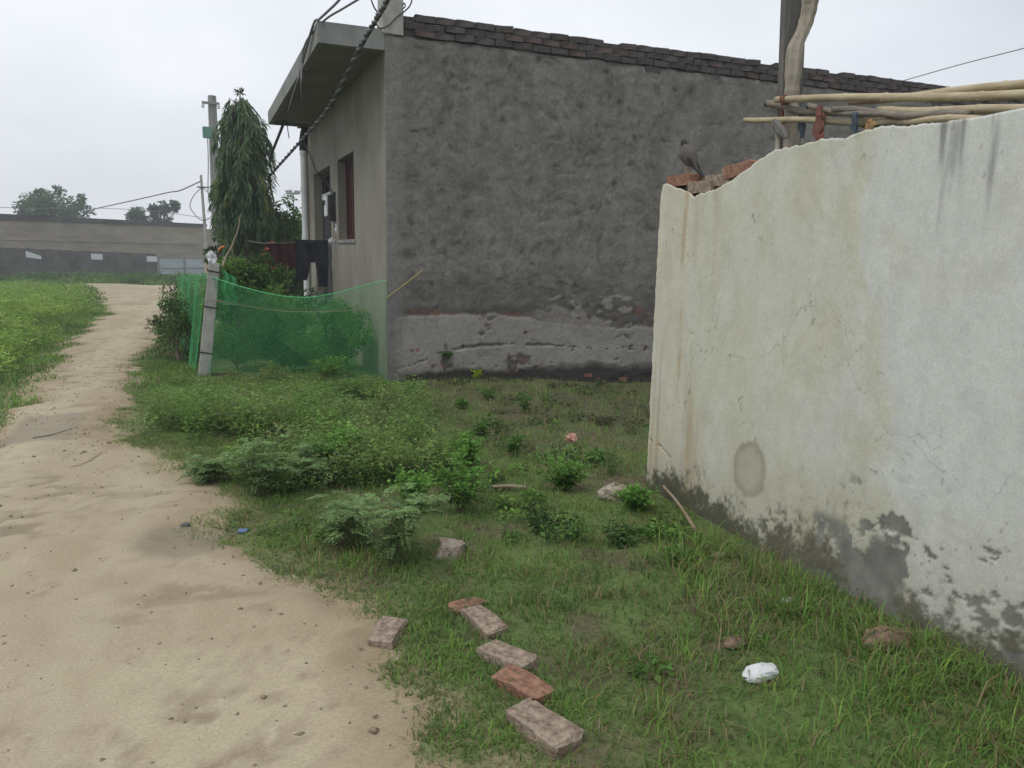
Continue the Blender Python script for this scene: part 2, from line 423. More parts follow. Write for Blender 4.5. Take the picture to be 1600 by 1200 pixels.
# two damp grey patches on the track
e1 = np.sqrt(((QX + 0.13) / 0.27) ** 2 + ((QY - 4.22) / 0.26) ** 2) + (n2 - 0.5) * 0.5
e2 = np.maximum(np.abs(QX + 1.22) / 0.24, np.abs(QY - 7.35) / 0.55) + (n2 - 0.5) * 0.5
k = np.maximum(sstep(1.25, 0.75, e1) * 0.6, sstep(1.15, 0.85, e2) * 0.6)[..., None]
c = c * (1 - k) + np.array([0.20, 0.175, 0.135]) * k
M_path = mat_attr('sand', 0.95, 70, 0.20, 0.5, 110, bdist=0.006, stretch=(1, 1.5, 1))
put('path', mesh_np('path', np.stack([QX, QY, zp], -1).reshape(-1, 3)[used], remap[fq], cols=c.reshape(-1, 3)[used], smooth=True), M_path,
    kind='structure', recentre=False)

# ------------------------------------------------------------------ the plastered house
HX, HY, HTOP = 2.06, 8.90, 4.15
house = empty('house', (HX, HY, 0), 'single storey grey plastered house with brick parapet and front canopy behind green net', 'house')
# side wall: a rough plaster coat over a core
hx = np.concatenate([[HX - .0005], np.arange(HX, 6.4, 0.016), np.arange(6.4, 13.61, 0.05)])
hz = np.concatenate([np.arange(-0.45, 1.3, 0.016), np.arange(1.3, 3.911, 0.028)])
SX, SZ = np.meshgrid(hx, hz)
wx = SX + 0.35 * (fbm(SX * 1.5, SZ * 1.5, 61) - 0.5); wz = SZ + 0.35 * (fbm(SX * 1.5, SZ * 1.5, 63) - 0.5)
big = fbm(SX * 0.55, SZ * 0.55, 65); mid = fbm(wx * 3.0, wz * 3.4, 67); fine = fbm(wx * 11, wz * 14, 69); streak = fbm(SX * 9, SZ * 0.8, 71)
trowel = np.abs(fbm(wx * 2.2, wz * 4.5, 73) - 0.5) * 2
stroke = fbm(wx * 7 + 2 * wz, wz * 22 - 3 * wx, 74, 3); pock = sstep(.66, .76, fbm(wx * 9, wz * 16, 76, 3))
lum = 0.163 + 0.06 * (big - 0.5) + 0.05 * (mid - 0.5) + 0.10 * (fine - 0.5) + 0.03 * (streak - 0.5) + 0.06 * (stroke - .5) - 0.045 * pock + .05 * (fbm(wx * 26, wz * 40, 72, 2) - .5)
warm = np.array([1.07, 1.0, 0.92])
c = lum[..., None] * warm
h = 0.004 * (mid - 0.5) + 0.006 * (fine - 0.5) + 0.003 * (stroke - .5) - 0.005 * pock
run = sstep(.45, .75, fbm(SX * 5 + .4 * mid, SZ * .45, 78, 4))
c = c * (1 - .10 * run * sstep(.8, 2.5, SZ))[..., None]
# the lower band: soaked dark zone, remains of a pale cement coat, bare patches, a long crack
zone = sstep(1.45, 1.0, SZ + 0.25 * (mid - 0.5))
c = c * (1 - zone[..., None] * 0.26)
edge = SZ + 0.10 * (fbm(SX * 2.5, SZ * 2.5, 75) - 0.5) + 0.07 * (fbm(SX * 9, SZ * 9, 77) - 0.5)
peel = fbm(SX * 2.1, SZ * 3.2, 79) * 0.6 + fbm(SX * 8, SZ * 10, 81) * 0.4
ztop = np.interp(SX, [2.0, 3.4, 3.9, 4.6, 7], [0.80, 0.80, 0.74, 0.62, 0.56])
coat = sstep(0.0, 0.03, ztop - edge) * sstep(0.0, 0.09, edge - .02 + .25 * (peel - .5)) * sstep(0.64, 0.57, peel - 0.05 * (SZ > 0.3) + .35 * (fine - .5))
coat2 = sstep(0.0, 0.02, 1.0 - edge) * sstep(3.6, 4.3, SX) * sstep(0.50, 0.46, peel)
coat = np.clip(np.maximum(coat, coat2 * 0.7), 0, 1) * sstep(2.12, 2.2, SX)
pale = (0.235 + 0.07 * (mid - 0.5) + 0.10 * (fine - 0.5))[..., None] * np.array([1.07, 1.0, 0.92])
bare = (0.085 + 0.09 * (fine - 0.45))[..., None] * np.array([1.1, 1.0, 0.9])
redm = (sstep(0.58, 0.70, fbm(SX * 6, SZ * 14, 83, 5)) * sstep(0.95, 0.8, SZ) * .7)[..., None]
bare = bare * (1 - redm) + np.array([0.165, 0.085, 0.06]) * redm * (0.7 + 0.6 * fine[..., None])
low = sstep(0.92, 0.84, SZ + 0.1 * (peel - 0.5))[..., None]
under = c * (1 - low) + bare * low
c = under * (1 - coat[..., None]) + pale * coat[..., None]
h = h * (1 - 0.5 * coat) + 0.016 * coat - 0.004 * low[..., 0]
crz = 0.36 + 0.05 * np.sin(SX * 2.1 + 0.4) + 0.045 * (fbm(SX * 3.5, SX * 0, 85) - 0.5) - 0.10 * sstep(2.9, 2.1, SX) * 1.6
crz = crz + 0.03 * (fbm(SX * 14, SX * 0 + 1, 86) - .5)
cw = 0.002 + 0.013 * sstep(.38, .62, fbm(SX * 3, SX * 0 + 3, 87)) * sstep(2.3, 3.0, SX) * sstep(4.6, 3.9, SX)
crack = sstep(cw * 1.6, cw * 0.6, np.abs(SZ - crz))
h = h - 0.028 * crack; c = c * (1 - 0.30 * crack[..., None])
damp = sstep(0.16, 0.02, edge)[..., None]
c = c * (1 - damp) + np.array([0.045, 0.042, 0.038]) * damp
# smooth vertical screed at the corner
cor = (sstep(2.30, 2.20, SX + .05 * (mid - .5)) * .75)[..., None]
c = c * (1 - cor) + (0.182 + 0.07 * (streak - 0.5) + 0.05 * (fine - 0.5))[..., None] * np.array([1.0, 0.985, 0.93]) * cor
h = h * (1 - cor[..., 0] * 0.85)
topf = sstep(3.6, 3.89, SZ); zz = SZ + topf * 0.06 * (fbm(SX * 4, SX * 0, 89) - 0.5)
h = h - 0.014 * sstep(3.85, 3.90, SZ)
Yw = HY - np.clip(h, -0.03, 0.03)
Yw[:, 0] = HY + .05; Yw[:, 1] = HY
put('plaster', mesh_np('plaster', np.stack([SX, Yw, zz], -1), grid_faces(len(hx), len(hz)), cols=np.clip(c, 0.02, 0.6).reshape(-1, 3), smooth=True), M_sidewall, house)
# walls
w = MB()
w.box(HX + 0.004, 13.6, HY + 0.035, HY + 0.23, -0.5, 3.90)
w.box(13.37, 13.6, HY + 0.23, 15.6, -0.5, 3.9)
w.box(HX + 0.23, 13.37, 15.37, 15.6, -0.6, 3.9)
put('wall', w, M_facade, house)
w = MB()
WY0, WY1, WZ0, WZ1 = 10.85, 12.15, 1.69, 2.87      # window opening
DY0, DY1, DZ1 = 12.85, 14.70, 2.87                 # door opening
for y0, y1, z0, z1 in [(HY + 0.04, WY0, -0.5, 3.9), (WY0, WY1, -0.5, WZ0), (WY0, WY1, WZ1, 3.9), (WY1, DY0, -0.5, 3.9), (DY0, DY1, DZ1, 3.9), (DY1, 15.6, -0.6, 3.9), (DY0, DY1, -0.5, 0.25)]:
    w.box(HX, HX + 0.23, y0, y1, z0, z1)
put('front_wall', w, M_facade, house)
put('roof', MB().box(HX + 0.1, 13.5, HY + 0.1, 15.5, 3.66, 3.80), M_canopy, house)
# canopy with a fascia
cn = MB()
cn.box(1.33, 2.055, 8.905, 15.0, 3.77, 3.955)
cn.box(1.33, 1.41, 8.905, 15.0, 3.735, 3.77)
cn.box(1.41, 2.055, 8.905, 8.985, 3.735, 3.77)
cn.box(1.41, 2.055, 14.92, 15.0, 3.735, 3.77)
cn.box(1.9, 2.055, 15.0, 15.58, 3.79, 3.93)
put('canopy', cn, M_canopy, house)
put('roof_column', MB().box(2.03, 2.27, 8.89, 9.13, 3.905, 5.1), M_concrete, house, bevel=0.012)
put('dark_backing', MB().box(HX + 0.23, HX + 0.26, WY0 - .1, WY1 + .1, WZ0 - .1, WZ1 + .1).box(HX + 0.26, HX + 0.29, DY0 - .1, DY1 + .1, 0.2, DZ1 + .1), M_shade, house)  # dark sheets behind window and door, painted in for the unlit rooms
# window: maroon shutters behind bars
win = put('window', MB().box(HX + .125, HX + .165, WY0, WY0 + .06, WZ0, WZ1).box(HX + .125, HX + .165, WY1 - .06, WY1, WZ0, WZ1)
          .box(HX + .125, HX + .165, WY0 + .06, WY1 - .06, WZ0, WZ0 + .06).box(HX + .125, HX + .165, WY0 + .06, WY1 - .06, WZ1 - .06, WZ1)
          .box(HX + .125, HX + .165, (WY0 + WY1) / 2 - .03, (WY0 + WY1) / 2 + .03, WZ0 + .06, WZ1 - .06), M_maroon, house)
for y0, y1 in ((WY0 + .062, (WY0 + WY1) / 2 - .032), ((WY0 + WY1) / 2 + .032, WY1 - .062)):
    put('shutter', MB().box(HX + .17, HX + .2, y0, y1, WZ0 + .062, WZ1 - .062)
        .box(HX + .155, HX + .169, y0 + .05, y1 - .05, WZ0 + .12, WZ0 + .55).box(HX + .155, HX + .169, y0 + .05, y1 - .05, WZ0 + .63, WZ1 - .12), M_maroon, win)
for i in range(7):
    y = WY0 + 0.12 + i * 0.177
    put('bar', MB().tube([(HX + .11, y, WZ0 + .005), (HX + .11, y, WZ1 - .005)], 0.008, 6), M_maroon, win)
put('sill', MB().box(HX - .018, HX + .12, WY0 - .04, WY1 + .04, WZ0 - .05, WZ0 - .004), M_canopy, win, bevel=0.004)
# door
door = put('door', MB().box(HX + .15, HX + .2, DY0, DY0 + .06, .25, DZ1).box(HX + .15, HX + .2, DY1 - .06, DY1, .25, DZ1)
           .box(HX + .15, HX + .2, DY0 + .06, DY1 - .06, DZ1 - .06, DZ1), M_darkmetal, house)
put('transom', MB().box(HX + .13, HX + .21, DY0 + .062, DY1 - .062, 2.42, 2.52), M_pvc, door)
for y0, y1 in ((DY0 + .065, (DY0 + DY1) / 2 - .004), ((DY0 + DY1) / 2 + .004, DY1 - .065)):
    lf = put('door_leaf', MB().box(HX + .165, HX + .195, y0, y1, .27, 2.41)
             .box(HX + .15, HX + .164, y0 + .1, y1 - .1, .45, 1.2).box(HX + .15, HX + .164, y0 + .1, y1 - .1, 1.35, 2.25), M_darkmetal, door)
    put('handle', MB().tube([(HX + .15, (y0 + y1) / 2, 1.2), (HX + .11, (y0 + y1) / 2, 1.22), (HX + .11, (y0 + y1) / 2, 1.36), (HX + .15, (y0 + y1) / 2, 1.38)], .012, 6), M_steel, lf)
for i in range(6):
    put('transom_bar', MB().tube([(HX + .17, DY0 + .25 + i * .27, 2.52), (HX + .17, DY0 + .25 + i * .27, 2.81)], .009, 6), M_darkmetal, door)
put('door_step', MB().box(HX - .45, HX - .004, DY0 - .1, DY1 + .1, -0.3, .12), M_concrete, house, bevel=.01)
# parapet of bare brick courses
M_fardarkm = mat('old_mortar', (0.045, 0.043, 0.042), (0.085, 0.08, 0.077), scale=12)
par = put('parapet', MB().box(2.28, 13.55, HY + 0.03, HY + 0.2, 3.9, 4.125), M_fardarkm, house)
def brick_mesh(name, m, seed, L=.23, Wd=.11, H=.068, jit=1.0):
    r = random.Random(seed); b = MB()
    xs = [-L/2, -L/2 + .012, 0, L/2 - .012, L/2]; vs_ = []
    for i, x in enumerate(xs):
        q = .007 if i in (0, 4) else 0
        for (y, z_) in ((-Wd/2 + q, q), (-Wd/2 + q + .004, .004 + q), (Wd/2 - q, q), (Wd/2 - q, H - q), (-Wd/2 + .006 + q, H - q), (-Wd/2 + q, H - .008 - q)):
            vs_.append((x + jit * r.uniform(-.003, .003), y + jit * r.uniform(-.004, .004), z_ + jit * r.uniform(-.003, .003)))
    fs = []
    for i in range(4):
        for k_ in range(6):
            fs.append((i*6+k_, i*6+(k_+1) % 6, (i+1)*6+(k_+1) % 6, (i+1)*6+k_))
    fs.append((5, 4, 3, 2, 1, 0)); fs.append((24, 25, 26, 27, 28, 29))
    b.add(vs_, [f[::-1] for f in fs]); me = b.mesh(name); me.materials.append(m)
    return me
M_brickdark2 = mat('weathered_red_brick', (0.05, 0.042, 0.040), (0.11, 0.078, 0.070), scale=6, bump=0.8, bscale=30)
BD = [brick_mesh('dark_brick', M_brickdark, i, L=.236, H=.074, jit=2.2) for i in range(4)] + [brick_mesh('dark_red_brick', M_brickdark2, i + 9, L=.236, H=.074, jit=2.2) for i in range(2)]
for cz in range(4):
    x = 2.28 + (0.118 if cz % 2 else 0)
    while x < 13.45:
        if cz == 3 and random.random() < 0.10: x += .24; continue
        if cz == 0 and random.random() < 0.8: x += .24; continue
        me = random.choice(BD if cz < 3 and random.random() < .6 else BD[:4])
        o = bpy.data.objects.new('brick', me)
        reg(o, par, Matrix.Translation((x + .118, HY + .047 + random.uniform(-.008, .008), 3.842 + cz * .0785 + random.uniform(-.008, .005)))
            @ Matrix.Rotation(random.uniform(-.04, .04), 4, 'Z') @ Matrix.Rotation(random.uniform(-.03, .03), 4, 'Y'))
        x += .24
# bare bricks that show where the coat has fallen off the lower wall
M_bareb = mat('soaked_brick', (0.10, 0.06, 0.045), (0.27, 0.12, 0.08), scale=14, bump=0.8, bscale=30, lo=.4, hi=.6)
BR = [brick_mesh('bare_brick', M_bareb, 40 + i, L=.07 + .03 * i, Wd=.05, H=.035 + .006 * i) for i in range(4)]
for px, py in [(752, 498), (826, 519), (905, 520), (682, 572), (820, 574), (848, 570), (870, 562), (918, 586), (935, 590), (973, 592), (648, 546)]:
    p = at(px, py, Y=HY)
    o = bpy.data.objects.new('bare_brick', random.choice(BR))
    reg(o, house, Matrix.Translation((p.x, HY + .022 - random.uniform(.004, .009), p.z - .025)) @ Matrix.Rotation(random.uniform(-.06, .06), 4, 'Y'))

# downpipe, meter, cables at the house
dp = empty('downpipe', (1.985, 15.42, -.1), 'white plastic rain pipe rising at the far end of the house front', 'pipe')
pz = [-.1, 3.42]
put('pipe', MB().tube([(1.985, 15.42, -.1), (1.985, 15.42, 3.40)], .062, 14), M_pvc, dp)
for z_ in (1.72, 2.62, 3.3):
    put('coupling', MB().tube([(1.985, 15.42, z_), (1.985, 15.42, z_ + .09)], .071, 14), M_pvc, dp)
put('elbow', MB().tube([(1.985, 15.42, 3.37), (1.985, 15.42, 3.55), (2.0, 15.36, 3.68), (2.02, 15.3, 3.76)], .075, 12), M_black, dp)
mb_ = empty('electricity_meter', (1.98, 12.5, 2.02), 'grey electricity meter box with white cover between door and window', 'meter')
put('back_plate', MB().box(2.02, 2.058, 12.36, 12.64, 1.98, 2.42), M_darkmetal, mb_)
put('body', MB().box(1.95, 2.019, 12.38, 12.62, 2.0, 2.38), M_darkmetal, mb_, bevel=.01)
put('cover', MB().box(1.915, 1.949, 12.39, 12.61, 2.05, 2.36), M_white, mb_, bevel=.012)
put('display', MB().box(1.909, 1.914, 12.44, 12.56, 2.22, 2.30), M_darkmetal, mb_)
def curve_pts(pts, n=14):
    """smooth path through points (Catmull-Rom)"""
    P = [Vector(p) for p in pts]; P = [P[0] * 2 - P[1]] + P + [P[-1] * 2 - P[-2]]; out = []
    for i in range(1, len(P) - 2):
        for s in range(n):
            t = s / n
            out.append(.5 * ((2 * P[i]) + (P[i+1] - P[i-1]) * t + (2*P[i-1] - 5*P[i] + 4*P[i+1] - P[i+2]) * t*t + (3*P[i] - P[i-1] - 3*P[i+1] + P[i+2]) * t**3))
    out.append(P[-2]); return out
def wire(name, pts, r, m, label, n=6, group=None):
    return put(name, MB().tube(curve_pts(pts), r, n), m, label=label, cat='cable', group=group)
wire('meter_cable', [(1.99, 15.3, 3.5), (2.03, 14.9, 3.25), (2.03, 13.9, 2.75), (2.03, 13.2, 2.66), (2.03, 12.5, 2.42)], .009, M_black, 'thin black cable drooping from rain pipe to meter box')
# thick cable of twisted strands
base = curve_pts([at(622, -40, Y=7.2), at(605, 0, Y=7.6), at(562, 75, Y=8.6), at(515, 165, Y=10.4), at(468, 222, Y=13), at(420, 276, Y=17.2)], 40)
tw = empty('twisted_cable', base[0], 'thick black twisted service cable crossing in front of the canopy', 'cable')
for s in range(2):
    pts = []
    for i, p in enumerate(base):
        t = (base[min(i+1, len(base)-1)] - base[max(i-1, 0)]).normalized(); u = t.orthogonal().normalized(); v = t.cross(u)
        ph = i * .9 + s * math.pi
        pts.append(p + (u * math.cos(ph) + v * math.sin(ph)) * .014)
    put('strand', MB().tube(pts, .016, 6), M_cable if s else M_wire, tw)
wire('rod', [at(421, 248, Y=15.9), at(434, 216, Y=15.2), at(447, 183, Y=14.6)], .026, M_cable, 'dark straight rod slanting down from canopy corner to the tall tree')
wire('service_wire', [at(447, 183, Y=14.6), at(461, 140, X=1.27), at(470, 108, X=1.28), at(489, 40, X=1.305), at(500, 29, Y=8.86), (1.45, 8.5, 4.02), at(535, -6, Y=8.0)], .013, M_wire, 'pale wire running along the canopy edge and up out of view')
wire('service_wire', [at(477, 193, Y=14.9), at(473, 165, Y=13.0), at(471, 140, X=1.26), at(472, 95, X=1.275), at(480, 62, X=1.29), at(508, 31, Y=8.84), at(535, 14, Y=8.5), at(565, -4, Y=8.0)], .011, M_wire, 'thin wire looping over the canopy top beside the pale wire')
wire('hanging_wire', [at(448, 188, Y=14.5), at(450, 205, Y=14.5), at(452, 216, Y=14.5)], .008, M_cable, 'short loose wire end dangling below the canopy corner')
wire('looped_wire', [at(580, 0, Y=8.75), at(586, 14, Y=8.75), at(594, 21, Y=8.80), (2.02, 8.86, 4.15)], .008, M_cable, 'wire loop entering the roof column from the sky side')
wire('looped_wire', [at(588, 20, Y=8.8), at(588, 35, Y=8.8), at(593, 44, Y=8.83), at(607, 40, Y=8.84), at(620, 27, Y=8.86), at(633, 17, Y=8.86), at(641, 8, Y=8.86), at(645, -6, Y=8.86)], .008, M_cable, 'wire wrapped round the foot of the roof column')
wire('looped_wire', [at(629, 14, Y=8.87), at(633, 10, Y=8.85), at(632, 5, Y=8.85), at(629, 8, Y=8.87)], .007, M_cable, 'small wire ring on the brick side of the roof column')
put('yellow_rope', MB().tube(curve_pts([at(603, 466, Y=8.83), at(630, 446, Y=8.85), at(660, 423, Y=8.872)]), .008, 6), M_rope, label='yellow rope tied from net corner to the grey side wall', cat='rope')

# ------------------------------------------------------------------ whitewashed boundary wall
WXP = 2.75
prof_px = [(1030, 291), (1038, 288), (1050, 290), (1064, 295), (1076, 301), (1085, 309), (1092, 304), (1110, 299), (1130, 290), (1150, 277), (1168, 264), (1186, 250), (1200, 240), (1222, 232), (1250, 226), (1280, 219), (1320, 214), (1350, 203), (1375, 197), (1420, 195), (1480, 190), (1540, 180), (1600, 168)]
prof = [at(x, y, X=WXP) for x, y in prof_px]
PYs = np.array([p.y for p in prof][::-1]); PZs = np.array([p.z for p in prof][::-1])
PYs = np.concatenate([[-2.5, 1.0], PYs]); PZs = np.concatenate([[2.1, 2.1], PZs])
ww = empty('whitewashed_wall', (WXP, 2, 0), 'stained whitewashed wall with broken top running towards the viewer', 'wall')
wy = np.concatenate([np.arange(-2.5, 1.2, 0.05), np.arange(1.2, 4.301, 0.0085)]); nwz = 230
tt = np.linspace(0, 1, nwz)
WY, TT = np.meshgrid(wy, tt)
topz = np.interp(WY, PYs, PZs) + (0.018 * (fbm(WY * 14, WY * 0, 91) - 0.5) + 0.016 * (fbm(WY * 40, WY * 0, 92) - 0.5)) * sstep(2.0, 2.4, WY)
WZ = -0.25 + TT * (topz + 0.25)
s = WY; zz_ = WZ
big = fbm(s * 1.1, zz_ * 0.9, 93); mid = fbm(s * 4, zz_ * 3, 95); fine = fbm(s * 16, zz_ * 14, 97); vst = fbm(s * 22, zz_ * 0.7, 99); vst2 = fbm(s * 7, zz_ * 0.35, 100)
beige = np.array([0.525, 0.518, 0.425]); white = np.array([0.565, 0.58, 0.545]); cream = np.array([0.58, 0.555, 0.455]); worn = np.array([0.47, 0.457, 0.355])
big2 = fbm(s * 2.1 + 5, zz_ * 1.3, 117)
kw = sstep(0.38, 0.60, sstep(2.9, 2.05, s + 1.1 * (big2 - 0.5) + .25 * sstep(1.9, 1.6, zz_) - .15) * 0.75 + 0.45 * (mid - 0.4) + 0.30 * (vst2 - 0.5) + .12 * (fine - .5))
c = beige * (1 - kw[..., None]) + white * kw[..., None]
kk = (sstep(0.5, 0.75, vst2 * 0.6 + mid * 0.4) * (1 - kw) * 0.8)[..., None]; c = c * (1 - kk) + worn * kk
kk = (sstep(0.47, 0.62, vst2 * .35 + mid * 0.3 + fine * 0.12 + big2 * 0.28) * 0.65)[..., None]; c = c * (1 - kk) + white * kk
kl = sstep(3.88, 3.98, s + 0.05 * (vst - 0.5))[..., None]      # cream strip at the broken end
c = c * (1 - kl) + (cream * (0.92 + 0.22 * (vst[..., None] - 0.4))) * kl
sm = (sstep(.48, .66, fbm(s * 5 + 3, zz_ * 4, 118, 5, .6)) * .22)[..., None]; c = c * (1 - sm) + worn * sm
sm = (sstep(.60, .63, fbm(s * 2.6, zz_ * 1.6 + 2, 119, 6, .62)) * .35)[..., None]; c = c * (1 - sm) + white * 1.04 * sm
rust = sstep(0.55, 0.72, fbm(s * 13, zz_ * 0.5, 101)) * sstep(3.6, 3.85, s)
rs = np.exp(-((s - 3.99 - 0.012 * np.sin(zz_ * 5)) / 0.02) ** 2) * sstep(0.3, 0.9, zz_) * 0.9 + np.exp(-((s - 3.885) / 0.035) ** 2) * 0.45
rust = np.clip(rust * 0.55 + rs * sstep(.35, .65, fbm(s * 8, zz_ * 3, 124)) * (0.2 + 0.9 * fine), 0, 0.6)[..., None]
c = c * (1 - rust) + np.array([0.36, 0.265, 0.15]) * rust
blk = (sstep(0.60, 0.74, fbm(s * 15, zz_ * 0.9, 103)) * sstep(1.55, 2.1, zz_ + 0.15 * (fine - 0.5)) * sstep(2.5, 2.3, s))[..., None] * 0.8   # rain streaks below the top
c = c * (1 - blk) + np.array([0.15, 0.15, 0.14]) * blk
e = np.sqrt(((s - 3.27) / 0.135) ** 2 + ((zz_ - 0.40) / 0.155) ** 2) + 0.3 * (fine - 0.5) + 0.25 * (mid - 0.5)   # round stain
kk = (sstep(1.08, 0.92, e) * (0.3 + 0.45 * sstep(0.5, 1.0, e)))[..., None]; c = c * (1 - kk) + np.array([0.27, 0.255, 0.195]) * kk
spk = (sstep(0.80, 0.84, fbm(s * 46, zz_ * 34, 105, 2)) * sstep(.55, .62, fbm(s * 3, zz_ * 3, 106)))[..., None] * 0.5; c = c * (1 - spk) + np.array([0.16, 0.15, 0.13]) * spk
# base: moss and soaked plaster, flakes off lower down
mossh = np.interp(s, [1.2, 1.9, 2.3, 2.6, 3.1, 3.6, 4.0, 4.3], [0.14, 0.14, 0.18, 0.22, 0.09, 0.17, 0.24, 0.06])
km = sstep(0.09, -0.09, zz_ - mossh + 0.34 * (mid - 0.5) + 0.26 * (fine - 0.5) + .22 * (fbm(s * 60, zz_ * 60, 122, 3) - .5))[..., None] * 0.93
gritn = fbm(s * 60, zz_ * 60, 122, 3)[..., None]
mossc = np.array([0.10, 0.092, 0.06]) * (1 - sstep(2.9, 3.5, s)[..., None]) + np.array([0.058, 0.060, 0.036]) * sstep(2.9, 3.5, s)[..., None]
c = c * (1 - km) + (mossc * (0.45 + 0.6 * fine[..., None] + .6 * gritn)) * km
ky = (sstep(0.75, 0.1, zz_ + 0.4 * (mid - 0.5)) * 0.35)[..., None] * (1 - km); c = c * (1 - ky) + np.array([0.34, 0.29, 0.18]) * ky
flk = sstep(0.60, 0.64, fbm(s * 7, zz_ * 11, 107, 6, .62) + 0.09 * sstep(0.5, 0.15, zz_)) * sstep(2.75, 2.4, s) * sstep(0.66, 0.5, zz_)
flk = np.maximum(flk, sstep(0.51, 0.55, fbm(s * 6, zz_ * 6, 109, 6, .66) + 0.22 * sstep(0.42, 0.2, zz_) - 0.1) * sstep(2.85, 2.7, s) * sstep(2.2, 2.35, s) * sstep(0.36, 0.30, zz_))
c = c * (1 - flk[..., None]) + np.array([0.20, 0.195, 0.175]) * (0.6 + 0.8 * fine[..., None]) * flk[..., None]
hh = 0.003 * (mid - 0.5) + 0.0025 * (fine - 0.5) - 0.004 * flk + 0.006 * (big - 0.5) + .002 * (fbm(s * 45, zz_ * 40, 120) - .5)
crk = sstep(0.004, 0.0015, np.abs(zz_ - (0.30 + 0.25 * (s - 4.1) + 0.05 * (fbm(s * 9, s * 0, 111) - 0.5)))) * sstep(3.98, 4.05, s)
hh = hh - 0.012 * crk; c = c * (1 - 0.5 * crk[..., None])
Xw = WXP - hh
WYj = WY + 0.0
lastc = WY.shape[1] - 1
jag = 0.02 * (fbm(zz_[:, lastc] * 9, zz_[:, lastc] * 0, 113) - 0.6) + 0.014 * (fbm(zz_[:, lastc] * 40, zz_[:, lastc] * 0, 115) - 0.5) - 0.03 * sstep(1.88, 2.0, zz_[:, lastc])
for q in range(6):
    WYj[:, lastc - q] += jag * (1 - q / 6)
Xw[:, lastc] += 0.015
for dx_, dz_ in ((.012, -.002), (.026, -.008)):      # the broken top edge of the coat, crisp
    Xw = np.vstack([Xw, Xw[nwz - 1:nwz] + dx_ + .006 * (fbm(wy * 30, wy * 0, 116) - .5)]); WYj = np.vstack([WYj, WYj[nwz - 1:nwz]]); WZ = np.vstack([WZ, WZ[nwz - 1:nwz] + dz_])
    c = np.concatenate([c, c[nwz - 1:nwz] * .9], 0)
put('plaster', mesh_np('plaster', np.stack([Xw, WYj, WZ], -1), grid_faces(len(wy), nwz + 2)[:, ::-1], cols=np.clip(c, 0.02, 0.7).reshape(-1, 3)), M_whitewall, ww)
# core behind the coat, following the broken top
cy = list(np.linspace(-2.5, 4.255, 90)); cb = MB(); vs_ = []; fs = []
for i, y in enumerate(cy):
    zt = float(np.interp(y, PYs, PZs)) - .012 + random.uniform(-.004, .004)
    vs_ += [(WXP + .022, y, -.3), (WXP + .022, y, zt), (WXP + .235, y, zt + random.uniform(-.012, .012)), (WXP + .235, y, -.3)]
for i in range(len(cy) - 1):
    for k_ in range(4):
        fs.append((i*4+k_, i*4+(k_+1) % 4, (i+1)*4+(k_+1) % 4, (i+1)*4+k_))
fs.append((3, 2, 1, 0)); n_ = (len(cy)-1)*4; fs.append((n_, n_+1, n_+2, n_+3))
put('wall_core', cb.add(vs_, fs), M_mortar, ww)
# bricks of the broken course
BW = brick_mesh('wall_brick', M_brickgrey, 77); BW2 = brick_mesh('wall_red_brick', M_brick, 78)
for px, py, me, dx, rz in [(1102, 302, BW, .075, 0), (1130, 292, BW, .10, 0), (1157, 282, BW, .12, 0)]:
    p = at(px, py, X=WXP + dx)
    reg(bpy.data.objects.new('brick', me), ww, Matrix.Translation((p.x, p.y, p.z)) @ Matrix.Rotation(math.pi / 2 + rz, 4, 'Z'))
# loose bricks lying on top
def loose(name, me, M, label, cat, group=None):
    o = bpy.data.objects.new(name, me); reg(o, None, M); return setp(o, label, cat, group)
p = at(1060, 290, X=WXP + .10); zb1 = float(np.interp(4.17, PYs, PZs)) - .004
loose('loose_brick', brick_mesh('loose_brick', M_brick, 80), Matrix.Translation((WXP + .09, 4.155, zb1)) @ Matrix.Rotation(math.pi/2 + .06, 4, 'Z') @ Matrix.Rotation(.03, 4, 'Y'), 'red brick lying on the broken wall end under the dark headed bird', 'brick')
loose('loose_brick', brick_mesh('loose_brick', M_brick, 81), Matrix.Translation((WXP + .10, 3.60, at(1155, 275, X=WXP + .06).z)) @ Matrix.Rotation(math.pi/2 + .02, 4, 'Z') @ Matrix.Rotation(.10, 4, 'Y'), 'red brick on the white wall top where the plaster slopes up', 'brick')

# ------------------------------------------------------------------ far boundary wall, building and gate
A2 = Vector((-12.5, 62.6)); B2 = Vector((0.25, 71.3)); U2 = (B2 - A2).normalized(); N2 = Vector((U2.y, -U2.x))   # N2 faces the camera
def farp(u, d, z): q = A2 + U2 * u - N2 * d; return (q.x, q.y, z)
def farbox(mb, u0, u1, d0, d1, z0, z1, z0b=None, z1b=None):
    z0b = z0 if z0b is None else z0b; z1b = z1 if z1b is None else z1b
    return mb.add([farp(u0,d0,z0),farp(u1,d0,z0b),farp(u1,d1,z0b),farp(u0,d1,z0),farp(u0,d0,z1),farp(u1,d0,z1b),farp(u1,d1,z1b),farp(u0,d1,z1)],
                  [(0,3,2,1),(4,5,6,7),(0,1,5,4),(1,2,6,5),(2,3,7,6),(3,0,4,7)])
LEN = (B2 - A2).length
def far_at(px, py, d=0.0):
    """(u, z) on the far wall's plane, d metres behind its face"""
    r = CR @ Vector(((px - 800) / F, -(py - 600) / F, -1.0)); o2 = A2 - N2 * d
    t = (o2.x * N2.x + o2.y * N2.y) / (r.x * N2.x + r.y * N2.y)
    q = Vector((r.x * t, r.y * t)); return ((q - o2).dot(U2), EYE + r.z * t)
fb = empty('far_building', farp(4, 5, -1.2), 'long low beige building with black parapet behind the boundary wall', 'building')
